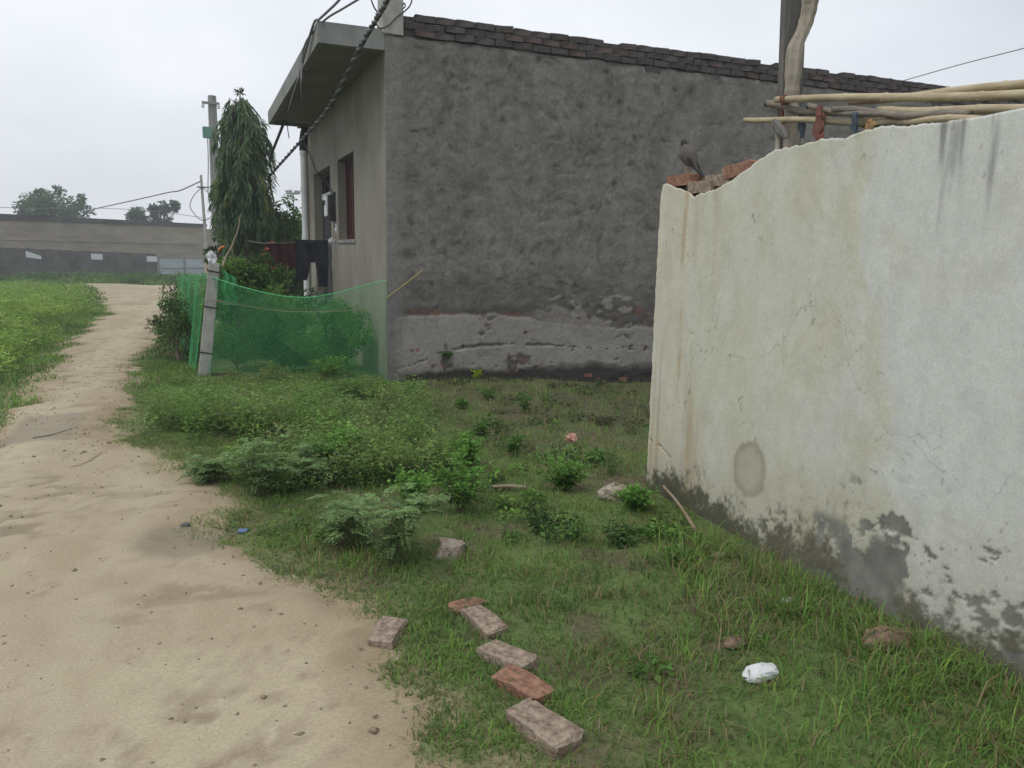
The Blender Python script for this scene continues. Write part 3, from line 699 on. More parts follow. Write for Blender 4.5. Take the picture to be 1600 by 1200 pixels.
ul, ztl = far_at(0, 332, 5); ur, ztr = far_at(318, 350, 5); _, zbl = far_at(0, 344.5, 5); _, zbr = far_at(312, 354.5, 5)
farbox(w := MB(), ul - 18, ur, 5.0, 13, -1.5, zbl, -1.5, zbr); put('wall', w, M_farplaster, fb)
farbox(w := MB(), ul - 18.1, ur + .25, 4.85, 13.1, zbl + .002, ztl, zbr + .002, ztr); put('parapet', w, M_fardark, fb)
um, zm = far_at(265, 385, 5)
farbox(w := MB(), ul - 18, ur - .1, 4.93, 4.998, far_at(0, 372, 5)[1], far_at(0, 374, 5)[1], far_at(310, 380, 5)[1], far_at(310, 382, 5)[1]); put('string_course', w, M_farplaster, fb)
farbox(w := MB(), ur + .3, ur + 3.0, 6.5, 9.5, -1.4, far_at(330, 358, 6.5)[1]); put('annex', w, M_farplaster, fb)
bwall = empty('boundary_wall', farp(4, 0, -1.2), 'low blackened boundary wall with pale plaques at the end of the track', 'wall')
ug0 = far_at(246, 420)[0]; ug1 = far_at(318, 420)[0]
zl = far_at(0, 386)[1]; zr = far_at(246, 397)[1]
vs_ = []; fs = []; nseg = 120
for i in range(nseg + 1):
    u = -16 + (ug0 + 16) * i / nseg
    zt = zl + (zr - zl) * u / ug0 + .16 * (float(fbm(np.array([u * .55]), np.array([0.]), 121)[0]) - .5) + .05 * random.uniform(-1, 1) * (i % 3 == 0)
    vs_ += [farp(u, 0, -1.6), farp(u, 0, zt), farp(u, .3, zt), farp(u, .3, -1.6)]
for i in range(nseg):
    for k_ in range(4): fs.append((i*4+k_, (i+1)*4+k_, (i+1)*4+(k_+1) % 4, i*4+(k_+1) % 4))
fs.append((0, 1, 2, 3)); fs.append((nseg*4+3, nseg*4+2, nseg*4+1, nseg*4))
put('wall', MB().add(vs_, fs), M_farwall, bwall)
for px, py, wd, tilt in [(52, 398, 1.0, .25), (151, 401, .85, .02), (237, 404.5, .85, .02)]:
    u, z_ = far_at(px, py)
    b = MB(); b.add([farp(u-wd/2, -.05, z_-.22+tilt*.2), farp(u+wd/2, -.05, z_-.22-tilt*.4), farp(u+wd/2, -.05, z_+.22-tilt*1.2), farp(u-wd/2, -.05, z_+.22+tilt*.2),
                     farp(u-wd/2, -.003, z_-.22+tilt*.2), farp(u+wd/2, -.003, z_-.22-tilt*.4), farp(u+wd/2, -.003, z_+.22-tilt*1.2), farp(u-wd/2, -.003, z_+.22+tilt*.2)],
                    [(0,1,2,3),(7,6,5,4),(0,4,5,1),(1,5,6,2),(2,6,7,3),(3,7,4,0)])
    put('plaque', b, M_white, bwall)
gate = empty('sheet_gate', farp(ug0 + 1, 0, -1.2), 'pale corrugated sheet metal gate beside the blackened boundary wall', 'gate')
zg0 = far_at(280, 436)[1]; zg1 = far_at(280, 402)[1]
edges = [ug0 + .12, ug0 + .12 + (ug1 - ug0) * .56, ug1 + .6]
for g in range(2):
    u0, u1 = edges[g] + .1, edges[g + 1] - .1
    for z0, z1 in ((zg0 + .06, (zg0 + zg1) / 2 - .04), ((zg0 + zg1) / 2 + .04, zg1 - .06)):
        b = MB(); n_ = 28; vs_ = []
        for i in range(n_ + 1):
            u = u0 + (u1 - u0) * i / n_; d = .06 + (.02 if i % 2 else -.02)
            vs_ += [farp(u, d, z0), farp(u, d, z1), farp(u, d + .006, z1), farp(u, d + .006, z0)]
        fs = []
        for i in range(n_):
            for k_ in range(4): fs.append((i*4+k_, (i+1)*4+k_, (i+1)*4+(k_+1) % 4, i*4+(k_+1) % 4))
        put('sheet_panel', b.add(vs_, fs), M_sheet, gate)
    fr = MB()
    farbox(fr, edges[g], edges[g] + .1, 0, .12, zg0, zg1); farbox(fr, edges[g+1] - .1, edges[g+1] - .002, 0, .12, zg0, zg1)
    farbox(fr, u0, u1, 0, .12, zg0, zg0 + .06); farbox(fr, u0, u1, 0, .12, zg1 - .06, zg1); farbox(fr, u0, u1, 0, .12, (zg0+zg1)/2 - .04, (zg0+zg1)/2 + .04)
    put('gate_frame', fr, M_steel, gate)
farbox(w := MB(), ug0 - .02, ug0 + .1, -.05, .3, -1.5, zg1 + .15); put('gate_post', w, M_steel, gate)

# ------------------------------------------------------------------ vegetation builders (vectorised)
def unit(v): return v / np.maximum(np.linalg.norm(v, axis=-1, keepdims=True), 1e-9)
def leaf_mesh(name, pos, d, nrm, L, Wd, cols, fold=0.25, droop=0.15, tipcol=1.15):
    """diamond leaves folded on the midrib: base, left, tip, right"""
    pos = np.asarray(pos, float); n = len(pos)
    d = unit(d); side = unit(np.cross(d, nrm)); up = unit(np.cross(side, d))
    L = np.broadcast_to(np.asarray(L, float), (n,))[:, None]; Wd = np.broadcast_to(np.asarray(Wd, float), (n,))[:, None]
    b = pos; t = pos + d * L - np.array([0, 0, 1.]) * L * droop
    m = pos + d * L * 0.45
    l_ = m + side * Wd * .5 + up * Wd * fold; r_ = m - side * Wd * .5 + up * Wd * fold
    v = np.stack([b, l_, t, r_], 1).reshape(-1, 3)
    i = np.arange(n) * 4
    tris = np.concatenate([np.stack([i, i + 2, i + 1], 1), np.stack([i, i + 3, i + 2], 1)])
    cc = np.repeat(np.asarray(cols)[:, None, :], 4, 1).copy(); cc[:, 2] *= tipcol
    return v, tris, cc.reshape(-1, 3)
def join(parts):
    V = []; T = []; C_ = []; o = 0
    for v, t, c_ in parts:
        V.append(v); T.append(t + o); C_.append(c_); o += len(v)
    return np.concatenate(V), np.concatenate(T), np.concatenate(C_)
def blade_mesh(pos, h, wd, az, lean, cols):
    n = len(pos); d = np.stack([np.cos(az), np.sin(az), 0 * az], 1); s_ = np.stack([-np.sin(az), np.cos(az), 0 * az], 1)
    up = np.array([0, 0, 1.]); h = h[:, None]; wd = wd[:, None]; lean = lean[:, None]
    m = pos + up * h * .55 + d * h * lean * .35; t = pos + up * h * (1 - .35 * lean) + d * h * lean
    v = np.stack([pos - s_ * wd * .5, pos + s_ * wd * .5, m + s_ * wd * .38, m - s_ * wd * .38, t], 1).reshape(-1, 3)
    i = np.arange(n) * 5
    q = np.stack([i, i + 1, i + 2, i + 3], 1); tr = np.stack([i + 3, i + 2, i + 4], 1)
    cc = np.repeat(cols[:, None, :], 5, 1).copy()
    return v, q, tr, cc.reshape(-1, 3)
def vary(base, n, dv=0.3, dh=0.15):
    b = np.asarray(base)[None, :] * (1 + rng.uniform(-dv, dv, (n, 1)))
    return np.clip(b * (1 + rng.uniform(-dh, dh, (n, 3))), 0.004, 0.8)
def rdir(n, up=0.3):
    v = rng.normal(size=(n, 3)); v[:, 2] = np.abs(v[:, 2]) * 0.6 + up; return unit(v)

def mask_house(x, y): return ((x > HX - .02) & (y > HY - .03) & (y < 15.7)) | ((x > WXP - .015) & (x < WXP + .26) & (y < 4.33))
G_DARK = (0.045, 0.092, 0.026); G_MID = (0.090, 0.185, 0.040); G_LIGHT = (0.155, 0.275, 0.060); G_DRY = (0.26, 0.215, 0.115); G_BLUE = (0.130, 0.205, 0.082); G_YEL = (0.20, 0.29, 0.06)

# ---- grass: short turf near, coarser and taller further off
def grass(name, label, n, x0, x1, y0, y1, hm, wm, dens, seed, tall=0.0, kind='stuff', dry=0.15):
    x = rng.uniform(x0, x1, n); y = y0 + (y1 - y0) * rng.uniform(0, 1, n) ** 1.0
    f = fbm(x * 1.4, y * 1.4, seed); f2 = fbm(x * 6, y * 6, seed + 3)
    sdv = path_sd(x, y)
    keep = (rng.uniform(0, 1, n) < dens(x, y, f, f2)) & (sdv < 0.02 + 0.10 * (f2 - .5)) & ~mask_house(x, y)
    x, y, f, f2, sdv = x[keep], y[keep], f[keep], f2[keep], sdv[keep]; n = len(x)
    near_path = sstep(-0.02, -0.5, sdv)
    h = hm * (0.4 + 1.0 * rng.uniform(0, 1, n) ** 1.5) * (0.4 + 1.3 * f) * (.55 + .9 * fbm(x * 11, y * 11, seed + 11)) * (0.55 + 0.45 * near_path)
    wd = wm * rng.uniform(0.7, 1.4, n)
    pos = np.stack([x, y, gz(x, y) - 0.012], 1)
    cA = vary((.105, .205, .045), n); cB = vary((.18, .305, .065), n); cD = vary(G_DRY, n); cK = vary(G_DARK, n)
    k = sstep(.35, .65, f2)[:, None]; c_ = cA * (1 - k) + cB * k
    k = sstep(.52, .70, fbm(x * .9, y * .9, seed + 7))[:, None] * .6; c_ = c_ * (1 - k) + cK * k
    k = (rng.uniform(0, 1, n) < dry * .6 + .16 * sstep(.55, .75, f))[:, None]; c_ = np.where(k, cD, c_)
    v, q, t, cc = blade_mesh(pos, h, wd, rng.uniform(0, 6.283, n), rng.uniform(.25, 1.5, n), c_)
    o = put(name, mesh_np(name, v, q, t, cc), M_grass, kind='stuff', recentre=False)
    setp(o, label, 'grass')
def lawn(x, y, f, f2):
    d_ = path_sd(x, y); return np.clip(.35 + 1.2 * (f2 - .3), .2, 1) * sstep(-1.1, -.25, d_)
def bare(x, y):   # trodden earth patches where little grows: by the house wall and behind the broken wall
    return sstep(1.7, 2.7, x) * sstep(4.5, 5.6, y)
grass('grass', 'short patchy turf between the track and the white wall', 430000, -1.0, 3.6, 1.0, 9.6, .052, .0042,
      lambda x, y, f, f2: np.clip((.22 + 1.5 * (f2 - .3)) * (.35 + .65 * sstep(.36, .50, fbm(x * 2.6, y * 2.6, 207))) * (1 - .88 * bare(x, y)) * (1.1 - .1 * y), .03, 1), 201, dry=.32)
grass('grass', 'dense short grass fringe hugging the edge of the track', 240000, -1.0, 1.4, 2.0, 12, .040, .0045, lawn, 261, dry=.12)
grass('grass', 'thin dull grass on damp earth along the house wall', 50000, 2.0, 6.5, 4.4, 8.87, .085, .005,
      lambda x, y, f, f2: np.clip(.05 + 1.5 * (f2 - .42), .01, .6), 211, dry=.5)
grass('grass', 'taller green grass tufts at the foot of the white wall', 20000, 1.75, 2.75, 1.0, 3.3, .11, .0045,
      lambda x, y, f, f2: np.clip((f2 - .38) * 3.5, 0, 1) * sstep(1.75, 2.5, x), 221, dry=.35)
grass('grass', 'bright green grass verge along the far side of the track', 230000, -9, -1.2, 5.5, 34, .12, .011,
      lambda x, y, f, f2: np.clip(.35 + 1.2 * (f2 - .3), .1, 1), 231, dry=.06)
grass('grass', 'grass strip between the track and the net fence', 60000, -1.0, .1, 8.5, 30, .085, .008,
      lambda x, y, f, f2: np.clip(.4 + 1.2 * (f2 - .3), .1, 1), 241, dry=.1)
grass('grass', 'distant rough grass in front of the boundary wall', 90000, -20, 6, 30, 72, .32, .05,
      lambda x, y, f, f2: np.clip(.5 + .8 * (f2 - .3), .2, 1), 251, dry=.08)

# ---- plants
def plant_arrays(kind, h, spread, seed):
    r = np.random.default_rng(seed); stems = []; parts = []
    ns = {'leafy': 18, 'feather': 17, 'thin': 5, 'dry': 12, 'flower': 9, 'small': 7}[kind]
    for s in range(ns):
        az = r.uniform(0, 6.283); lean = r.uniform(.1, 1.0) * spread / h; hh_ = h * r.uniform(.55, 1.0)
        n = 8; t = np.linspace(0, 1, n)
        p = np.stack([np.cos(az) * lean * hh_ * t ** 1.4, np.sin(az) * lean * hh_ * t ** 1.4, hh_ * (t - .12 * lean * t * t)], 1)
        p[:, :2] += r.normal(0, .012, 2); stems.append(p)
        if kind in ('leafy', 'small'):
            m = 44 if kind == 'leafy' else 26
            tt_ = r.uniform(.2, 1, m); i0 = np.minimum((tt_ * (n - 1)).astype(int), n - 2); fr = (tt_ * (n - 1) - i0)[:, None]
            pos = p[i0] * (1 - fr) + p[i0 + 1] * fr
            d = unit(np.stack([r.normal(size=m), r.normal(size=m), r.uniform(-.1, .7, m)], 1))
            pos = pos + d * r.uniform(.0, .03, (m, 1))
            cb_ = np.array(G_LIGHT) * r.uniform(.6, 1.05) * np.array([.9, 1.08, .9]) if kind == 'leafy' else np.array(G_MID)
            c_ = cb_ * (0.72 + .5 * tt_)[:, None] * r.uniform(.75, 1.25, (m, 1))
            nr = unit(r.normal(size=(m, 3)) * .5 + [0, 0, 1.])
            parts.append(leaf_mesh('', pos, d, nr, r.uniform(.025, .055, m), r.uniform(.014, .028, m), c_))
        elif kind == 'feather':
            for q in range(6):
                tq = r.uniform(.25, 1); i0 = min(int(tq * (n - 1)), n - 2); b = p[i0] + (p[i0 + 1] - p[i0]) * (tq * (n - 1) - i0)
                a2 = r.uniform(0, 6.283); Lr = r.uniform(.08, .15); rd = unit(np.array([np.cos(a2), np.sin(a2), r.uniform(.1, .6)]))
                k = 9; ts = np.repeat(np.linspace(.2, 1, k), 2)
                pos = b + rd * Lr * ts[:, None] - np.array([0, 0, 1.]) * (Lr * .35 * ts ** 2)[:, None]
                sd_ = unit(np.cross(rd, [0, 0, 1.])); sg = np.tile([1, -1], k)[:, None]
                d = unit(sd_ * sg + rd * .7 + r.normal(0, .15, (2 * k, 3)))
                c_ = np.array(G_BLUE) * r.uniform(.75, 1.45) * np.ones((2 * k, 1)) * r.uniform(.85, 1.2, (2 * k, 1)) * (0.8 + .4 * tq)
                parts.append(leaf_mesh('', pos, d, np.tile([0, 0, 1.], (2 * k, 1)), Lr * .38 * (1.15 - .7 * ts), .011, c_))
        else:
            m = {'thin': 26, 'dry': 34, 'flower': 30}[kind]
            tt_ = r.uniform(.15, 1, m); i0 = np.minimum((tt_ * (n - 1)).astype(int), n - 2)
            pos = p[i0] + r.normal(0, .025, (m, 3)) * (.4 + tt_)[:, None]
            d = unit(np.stack([r.normal(size=m), r.normal(size=m), r.uniform(.1, 1.2, m)], 1))
            cb_ = {'thin': G_MID, 'dry': (0.115, 0.105, 0.06), 'flower': G_LIGHT}[kind]
            c_ = np.array(cb_) * r.uniform(.7, 1.3, (m, 1))
            if kind == 'flower': c_[tt_ > .78] = np.array([.20, .21, .07]) * r.uniform(.8, 1.2)
            parts.append(leaf_mesh('', pos, d, unit(r.normal(size=(m, 3)) + [0, 0, .6]), r.uniform(.02, .05, m) * (.6 if kind == 'dry' else 1), r.uniform(.006, .012, m), c_))
    return stems, join(parts)
def plant(name, kind, x, y, h, spread, seed, label, cat='weed', group=None, tint=None, z=None, scale=1.0):
    stems, (v, t, c_) = plant_arrays(kind, h, spread, seed)
    if tint is not None: c_ = c_ * np.array(tint)
    zz0 = gz1(x, y) - .01 if z is None else z
    root = empty(name, (x, y, zz0), label, cat, group)
    sm = MB()
    for p in stems: sm.tube(p[::2].tolist() if len(p) > 4 else p.tolist(), [.0035, .003, .0024, .0015][:len(p[::2])], 4, cap=False)
    off = Matrix.Translation((x, y, zz0))
    put('stems', sm.mesh('stems'), M_stem, root, M=off)
    o = put('foliage', mesh_np('foliage', v, None, t, np.clip(c_, .004, .6)), M_leaf, root, M=off)
    o['kind'] = 'stuff'
    return root
PL = [
 ('leafy_weed', 'leafy', 1.42, 4.22, .42, .36, 1, 'largest bright green leafy weed in the middle of the turf', None),
 ('leafy_weed', 'leafy', 1.14, 4.32, .28, .28, 2, 'lower bright weed touching the largest leafy weed on its track side', None),
 ('feathery_weed', 'feather', .86, 3.62, .44, .30, 3, 'grey green feathery weed nearest the loose bricks and the track', None),
 ('feathery_weed', 'feather', .70, 3.92, .32, .26, 4, 'smaller feathery weed growing just behind the nearest feathery one', None),
 ('feathery_weed', 'feather', .30, 4.92, .42, .32, 5, 'feathery grey green weed at the bulge of the sandy track edge', None),
 ('feathery_weed', 'feather', .02, 5.35, .22, .22, 6, 'low feathery weed on the track edge behind the bulge', None),
 ('leafy_weed', 'leafy', .84, 5.25, .40, .34, 7, 'broad green weed between the track bulge and the bare earth', None),
 ('feathery_weed', 'feather', .62, 5.05, .28, .25, 8, 'feathery weed mixed into the track side of the broad green weed', None),
 ('leafy_weed', 'leafy', 2.20, 4.42, .24, .26, 9, 'low dark green weed between the hollow and the pale stone', None),
 ('leafy_weed', 'leafy', 2.45, 3.92, .15, .13, 10, 'small weed in front of the pale stone near the wall end', None),
 ('thin_weed', 'thin', 2.68, 4.62, .26, .10, 11, 'slim dark weed standing at the corner of the white wall', None),
 ('leafy_weed', 'small', 2.92, 6.75, .28, .22, 12, 'green weed on bare earth below the middle of the grey side wall', None),
 ('thin_weed', 'leafy', 1.76, 5.1, .28, .12, 13, 'upright weed behind the largest leafy weed', None),
 ('leafy_weed', 'small', 2.22, 5.35, .22, .14, 14, 'small dark weed on bare earth beside the pink scrap', None),
 ('leafy_weed', 'small', 2.14, 5.85, .24, .12, 15, 'narrow dark weed on bare earth between the two other small weeds', None),
 ('leafy_weed', 'small', 2.02, 7.8, .26, .20, 16, 'dark weed growing at the foot of the house corner', None),
 ('leafy_weed', 'small', 2.42, 7.2, .14, .16, 17, 'tiny weed out from the house corner on bare earth', None),
 ('thin_weed', 'dry', 1.48, 6.35, .36, .34, 18, 'bushy greyish seeded weed thicket in front of the house corner', None),
 ('thin_weed', 'dry', 1.15, 6.9, .34, .34, 19, 'brownish dry weed clump between thicket and net fence', None),
 ('flowering_weed', 'flower', .35, 8.9, .42, .30, 20, 'pale yellow green tall weed at the net beside the leaning post', None),
 ('flowering_weed', 'flower', .62, 8.7, .36, .30, 21, 'second pale tall weed before the net, nearer the house', None),
 ('leafy_weed', 'leafy', 1.35, 8.75, .42, .28, 22, 'green weed leaning on the net before its sagging middle', None),
 ('leafy_weed', 'small', 2.85, 7.55, .15, .18, 23, 'small weed near the foot of the cracked side wall', None),
 ('thin_weed', 'thin', 3.3, 7.1, .16, .14, 24, 'sparse weed on damp earth close to the white wall end', None),
]
for nm, kd, x, y, h_, sp, sd_, lb, gr in PL:
    plant(nm, kd, x, y, h_, sp, sd_, lb, tint=(.9, .95, .85) if kd == 'small' else (1.25, 1.2, 1.2) if kd == 'feather' else None)
plant('yellow_weed', 'small', .02, 8.0, .11, .10, 31, 'small yellow leaved weed on the grass nearer the leaning post', tint=(4.6, 2.9, .8))
plant('yellow_weed', 'small', -.34, 7.5, .09, .09, 32, 'small yellow leaved weed on the grass beside the track', tint=(4.6, 2.9, .8))
p = at(745, 592, Y=8.86); plant('wall_plant', 'small', p.x, 8.855, .12, .09, 33, 'yellow leaved plant rooted in the wall below the crack', 'plant', tint=(4.2, 2.8, .8), z=p.z)
p = at(698, 560, Y=8.86); plant('wall_plant', 'small', p.x, 8.86, .09, .08, 34, 'little green plant growing out of the long wall crack', 'plant', tint=(.8, .9, .8), z=p.z)

# undergrowth: one dense mass of knee-high weeds nobody could count
def undergrowth(name, label, centres, leaves_per, rad, hgt, lsize, seed, basecols, lw=.5):
    r = np.random.default_rng(seed); parts = []
    n = len(centres); m = leaves_per
    hgt = hgt * np.where((centres[:, 1] > 7.6) & (centres[:, 1] < 9.6) & (centres[:, 0] > -.8), .6, 1) * (.45 + 1.1 * fbm(centres[:, 0] * 2.6, centres[:, 1] * 2.6, 330))
    cx = np.repeat(centres, m, 0); hs = np.repeat(hgt * r.uniform(.5, 1.15, n), m); rs_ = np.repeat(rad * r.uniform(.6, 1.3, n), m)
    th = r.uniform(0, 6.283, n * m); rr = np.sqrt(r.uniform(0, 1, n * m)); v = r.uniform(0, 1, n * m) ** .7
    pos = np.stack([cx[:, 0] + np.cos(th) * rr * rs_ * (.35 + .65 * v), cx[:, 1] + np.sin(th) * rr * rs_ * (.35 + .65 * v), cx[:, 2] + hs * v * (1 - .35 * rr * rr)], 1)
    pos[:, 2] = np.maximum(pos[:, 2], cx[:, 2] + .01)
    d = unit(np.stack([np.cos(th) + r.normal(0, .7, n * m), np.sin(th) + r.normal(0, .7, n * m), r.uniform(-.2, .9, n * m)], 1))
    bc = np.array(basecols); ci = np.repeat(((fbm(centres[:, 0] * 1.9, centres[:, 1] * 1.9, 331) * 2.2 + r.uniform(0, .6, n)) % 1 * len(bc)).astype(int), m)
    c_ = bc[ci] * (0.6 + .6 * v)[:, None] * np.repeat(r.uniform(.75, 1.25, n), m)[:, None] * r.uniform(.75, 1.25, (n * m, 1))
    L = lsize * r.uniform(.6, 1.4, n * m) * np.repeat(r.choice([.55, .8, 1.0, 1.35], n), m)
    ok = ~mask_house(pos[:, 0], pos[:, 1])
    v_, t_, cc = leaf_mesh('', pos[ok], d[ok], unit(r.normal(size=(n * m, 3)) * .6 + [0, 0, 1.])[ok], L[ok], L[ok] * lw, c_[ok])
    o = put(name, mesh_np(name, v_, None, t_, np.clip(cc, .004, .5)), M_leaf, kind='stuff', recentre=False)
    return setp(o, label, 'undergrowth')
def scatter(n, x0, x1, y0, y1, fn, seed):
    r = np.random.default_rng(seed); x = r.uniform(x0, x1, n); y = r.uniform(y0, y1, n)
    k = r.uniform(0, 1, n) < fn(x, y); x, y = x[k], y[k]
    return np.stack([x, y, gz(x, y) - .01], 1)
cen = scatter(3400, -.7, 2.2, 4.9, 9.5, lambda x, y: sstep(-.18, -.6, path_sd(x, y)) * sstep(2.2, 1.4, x - .12 * (y - 7)) * sstep(.36, .50, fbm(x * 2.0, y * 1.7, 301)) * (1 - .8 * sstep(8.2, 8.9, y)), 61)
undergrowth('weeds', 'tangled knee high weeds between the track and the bare earth', cen, 115, .15, .31, .027, 62, [(.12, .23, .05), (.15, .245, .075), (.17, .285, .065), (.18, .20, .09), (.19, .30, .07), (.20, .28, .10)], .38)
cen = scatter(1100, .2, 3.2, 1.4, 6.5, lambda x, y: sstep(-.2, -.6, path_sd(x, y)) * sstep(.56, .72, fbm(x * 2.2, y * 2.2, 305)) * (1 - .7 * bare(x, y)) * sstep(.0, .5, np.hypot(x - 1.0, (y - 2.6) * .6) - .35), 63)
undergrowth('weeds', 'low scattered weeds in the turf before the white wall', cen, 46, .08, .10, .030, 64, [G_MID, G_LIGHT, G_DARK], .5)
cen = scatter(420, 2.1, 6.0, 5.0, 8.8, lambda x, y: sstep(.45, .65, fbm(x * 1.7, y * 1.7, 309)) * .8, 65)
undergrowth('weeds', 'sparse dark creeping weeds along the side wall of the house', cen, 40, .10, .09, .028, 66, [G_DARK, (.06, .065, .03), (.10, .085, .05)], .4)
cen = scatter(4200, -13, -1.6, 9, 46, lambda x, y: sstep(-.3, -1.2, path_sd(x, y)) * sstep(.36, .55, fbm(x * .35, y * .22, 311) + .12 * sstep(-2.5, -4, x)), 67)
undergrowth('weeds', 'bright knee high weeds covering the verge beyond the track', cen, 85, .42, .38, .075, 68, [(.21, .35, .075), (.26, .38, .08), (.24, .37, .085), (.19, .33, .07)], .32)
cen = scatter(260, -12, 5, 47, 66, lambda x, y: sstep(-.1, -.6, path_sd(x, y)), 69)
undergrowth('weeds', 'low dark bushes at the foot of the boundary wall', cen, 60, .8, .65, .17, 70, [G_MID, G_DARK], .5)

# ---- bushes and trees: clumps of leaves carried on branches
def crown(clumps, per, lsize, seed, cols_, lw=.45, hang=0.0):
    r = np.random.default_rng(seed); n = len(clumps); cl = np.array(clumps, float)
    q = r.normal(size=(n * per, 3)); q = unit(q) * (r.uniform(0, 1, (n * per, 1)) ** .45)
    pos = np.repeat(cl[:, :3], per, 0) + q * np.repeat(cl[:, 3:4], per, 0) * np.array([1, 1, .8])
    d = unit(q + r.normal(0, .6, (n * per, 3)) + np.array([0, 0, .15 - hang]))
    bc = np.array(cols_); ci = np.repeat(r.integers(0, len(bc), n), per)
    c_ = bc[ci] * np.repeat(r.uniform(.8, 1.2, n), per)[:, None] * r.uniform(.75, 1.3, (n * per, 1))
    L = lsize * r.uniform(.6, 1.35, n * per)
    return leaf_mesh('', pos, d, unit(r.normal(size=(n * per, 3)) * .8 + [0, 0, 1.]), L, L * lw, c_)
def tree(name, base, clumps, per, lsize, seed, cols_, label, cat='tree', group=None, trunk_r=.05, lw=.45, trunk_top=None):
    r = random.Random(seed)
    root = empty(name, base, label, cat, group); b = Vector(base); cm = np.array(clumps)[:, :3]
    top = Vector(trunk_top) if trunk_top else Vector((cm[:, 0].mean(), cm[:, 1].mean(), cm[:, 2].max() * .75 + cm[:, 2].min() * .25))
    tb = MB()
    mid_ = (b + top) / 2 + Vector((r.uniform(-.03, .03), r.uniform(-.03, .03), 0))
    tp = curve_pts([b - Vector((0, 0, .1)), mid_, top], 5); m = len(tp)
    tb.tube(tp, [trunk_r * (1 - .6 * i / (m - 1)) for i in range(m)], 8)
    for cx, cy_, cz, cr_ in clumps:
        e_ = Vector((cx, cy_, cz)); k_ = min(max((e_.z - b.z) / max(top.z - b.z, .1) - .35, .12), .95); s_ = tp[int(k_ * (m - 1))]
        tb.tube([s_, (s_ + e_) / 2 + Vector((0, 0, -.08 * (e_ - s_).length)), e_], [trunk_r * .35, trunk_r * .22, trunk_r * .1], 5, cap=False)
    put('trunk', tb, M_bark, root)
    v, t, c_ = crown(clumps, per, lsize, seed, cols_, lw)
    o = put('crown', mesh_np('crown', v, None, t, np.clip(c_, .004, .5)), M_leaf, root); o['kind'] = 'stuff'
    return root
def blob(c, rad, n, cr, seed, flat=1.0):
    r = random.Random(seed); out = []
    while len(out) < n:
        q = Vector((r.uniform(-1, 1), r.uniform(-1, 1), r.uniform(-1, 1)))
        if q.length > 1: continue
        q = q.normalized() * (q.length ** .6)
        out.append((c[0] + q.x * rad[0], c[1] + q.y * rad[1], c[2] + q.z * rad[2] * flat, cr * r.uniform(.7, 1.3)))
    return out
# shrubs in the netted yard
YC = [G_DARK, G_MID, (.12, .21, .055), G_LIGHT]
tree('yard_shrub', (.42, 10.6, 0), blob((.52, 10.45, .72), (.40, .35, .62), 46, .17, 401), 230, .055, 402, YC + [G_LIGHT], 'tallest shrub in the netted yard next to the leaning post', 'shrub', trunk_r=.02)
tree('yard_shrub', (1.0, 10.5, 0), blob((1.02, 10.25, .50), (.40, .4, .50), 36, .16, 403), 230, .052, 404, YC, 'dense shrub behind the sagging middle of the net', 'shrub', trunk_r=.02)
tree('yard_shrub', (1.6, 10.2, 0), blob((1.62, 9.85, .42), (.33, .5, .40), 32, .15, 405), 230, .052, 406, YC, 'lower shrub in the netted yard against the house front', 'shrub', trunk_r=.02)
tree('yard_shrub', (.7, 11.9, 0), blob((.8, 11.9, .72), (.62, .5, .66), 40, .2, 407), 230, .06, 408, [G_DARK, G_DARK, G_MID], 'dark shrub deep in the yard under the hanging clothes', 'shrub', trunk_r=.02)
tree('yard_shrub', (1.62, 12.3, 0), blob((1.6, 12.1, .42), (.3, .4, .45), 14, .17, 409), 170, .055, 410, [G_DARK, G_MID], 'small shrub beside the door step under the trousers', 'shrub', trunk_r=.02)
tree('roadside_bush', (-.28, 11.6, 0), blob((-.30, 11.7, .42), (.26, .7, .48), 22, .16, 411), 170, .045, 412, [G_DARK, G_MID, (.07, .085, .045)], 'bush outside the net on the track side of the leaning post', 'bush', trunk_r=.02)
tree('roadside_bush', (-.25, 14.2, -.1), blob((-.22, 14.3, .45), (.3, .9, .55), 18, .2, 413), 150, .05, 414, [G_MID, (.08, .09, .05)], 'second roadside bush further along the net towards the pole', 'bush', trunk_r=.02)
# trees behind the yard
tree('backyard_tree', (.85, 18.8, -.2), blob((.86, 18.8, .95), (.50, .6, 1.1), 34, .26, 421), 260, .10, 422, [G_DARK, G_DARK, G_MID], 'dark leafy tree behind the tall drooping tree, track side', 'tree', trunk_r=.05)
tree('backyard_tree', (1.55, 18.6, -.2), blob((1.75, 18.6, 1.05), (.65, .7, 1.25), 42, .30, 423), 280, .10, 424, [G_DARK, G_MID, G_DARK], 'dark leafy tree behind the hanging clothes, house side', 'tree', trunk_r=.05)
tree('backyard_tree', (1.9, 17.2, -.2), blob((1.8, 17.3, 2.0), (.35, .4, .75), 9, .16, 425), 70, .09, 426, [G_MID, G_DARK, (.05, .07, .03)], 'thin sparse tree with bare twigs beside the drooping tree', 'tree', trunk_r=.03)
tree('far_bush', (3.6, 27, -.4), blob((3.2, 27, 1.2), (1.0, 1.2, 1.35), 50, .42, 427), 240, .14, 428, [G_MID, G_LIGHT, (.07, .10, .05)], 'pale green leafy tree beyond the rain pipe', 'tree', trunk_r=.07)
tree('far_bush', (2.0, 30, -.4), blob((2.2, 30, 1.1), (.9, 1.2, 1.3), 40, .42, 429), 220, .15, 430, [G_MID, (.06, .09, .045)], 'rounded green tree farther back between drooping tree and rain pipe', 'tree', trunk_r=.07)
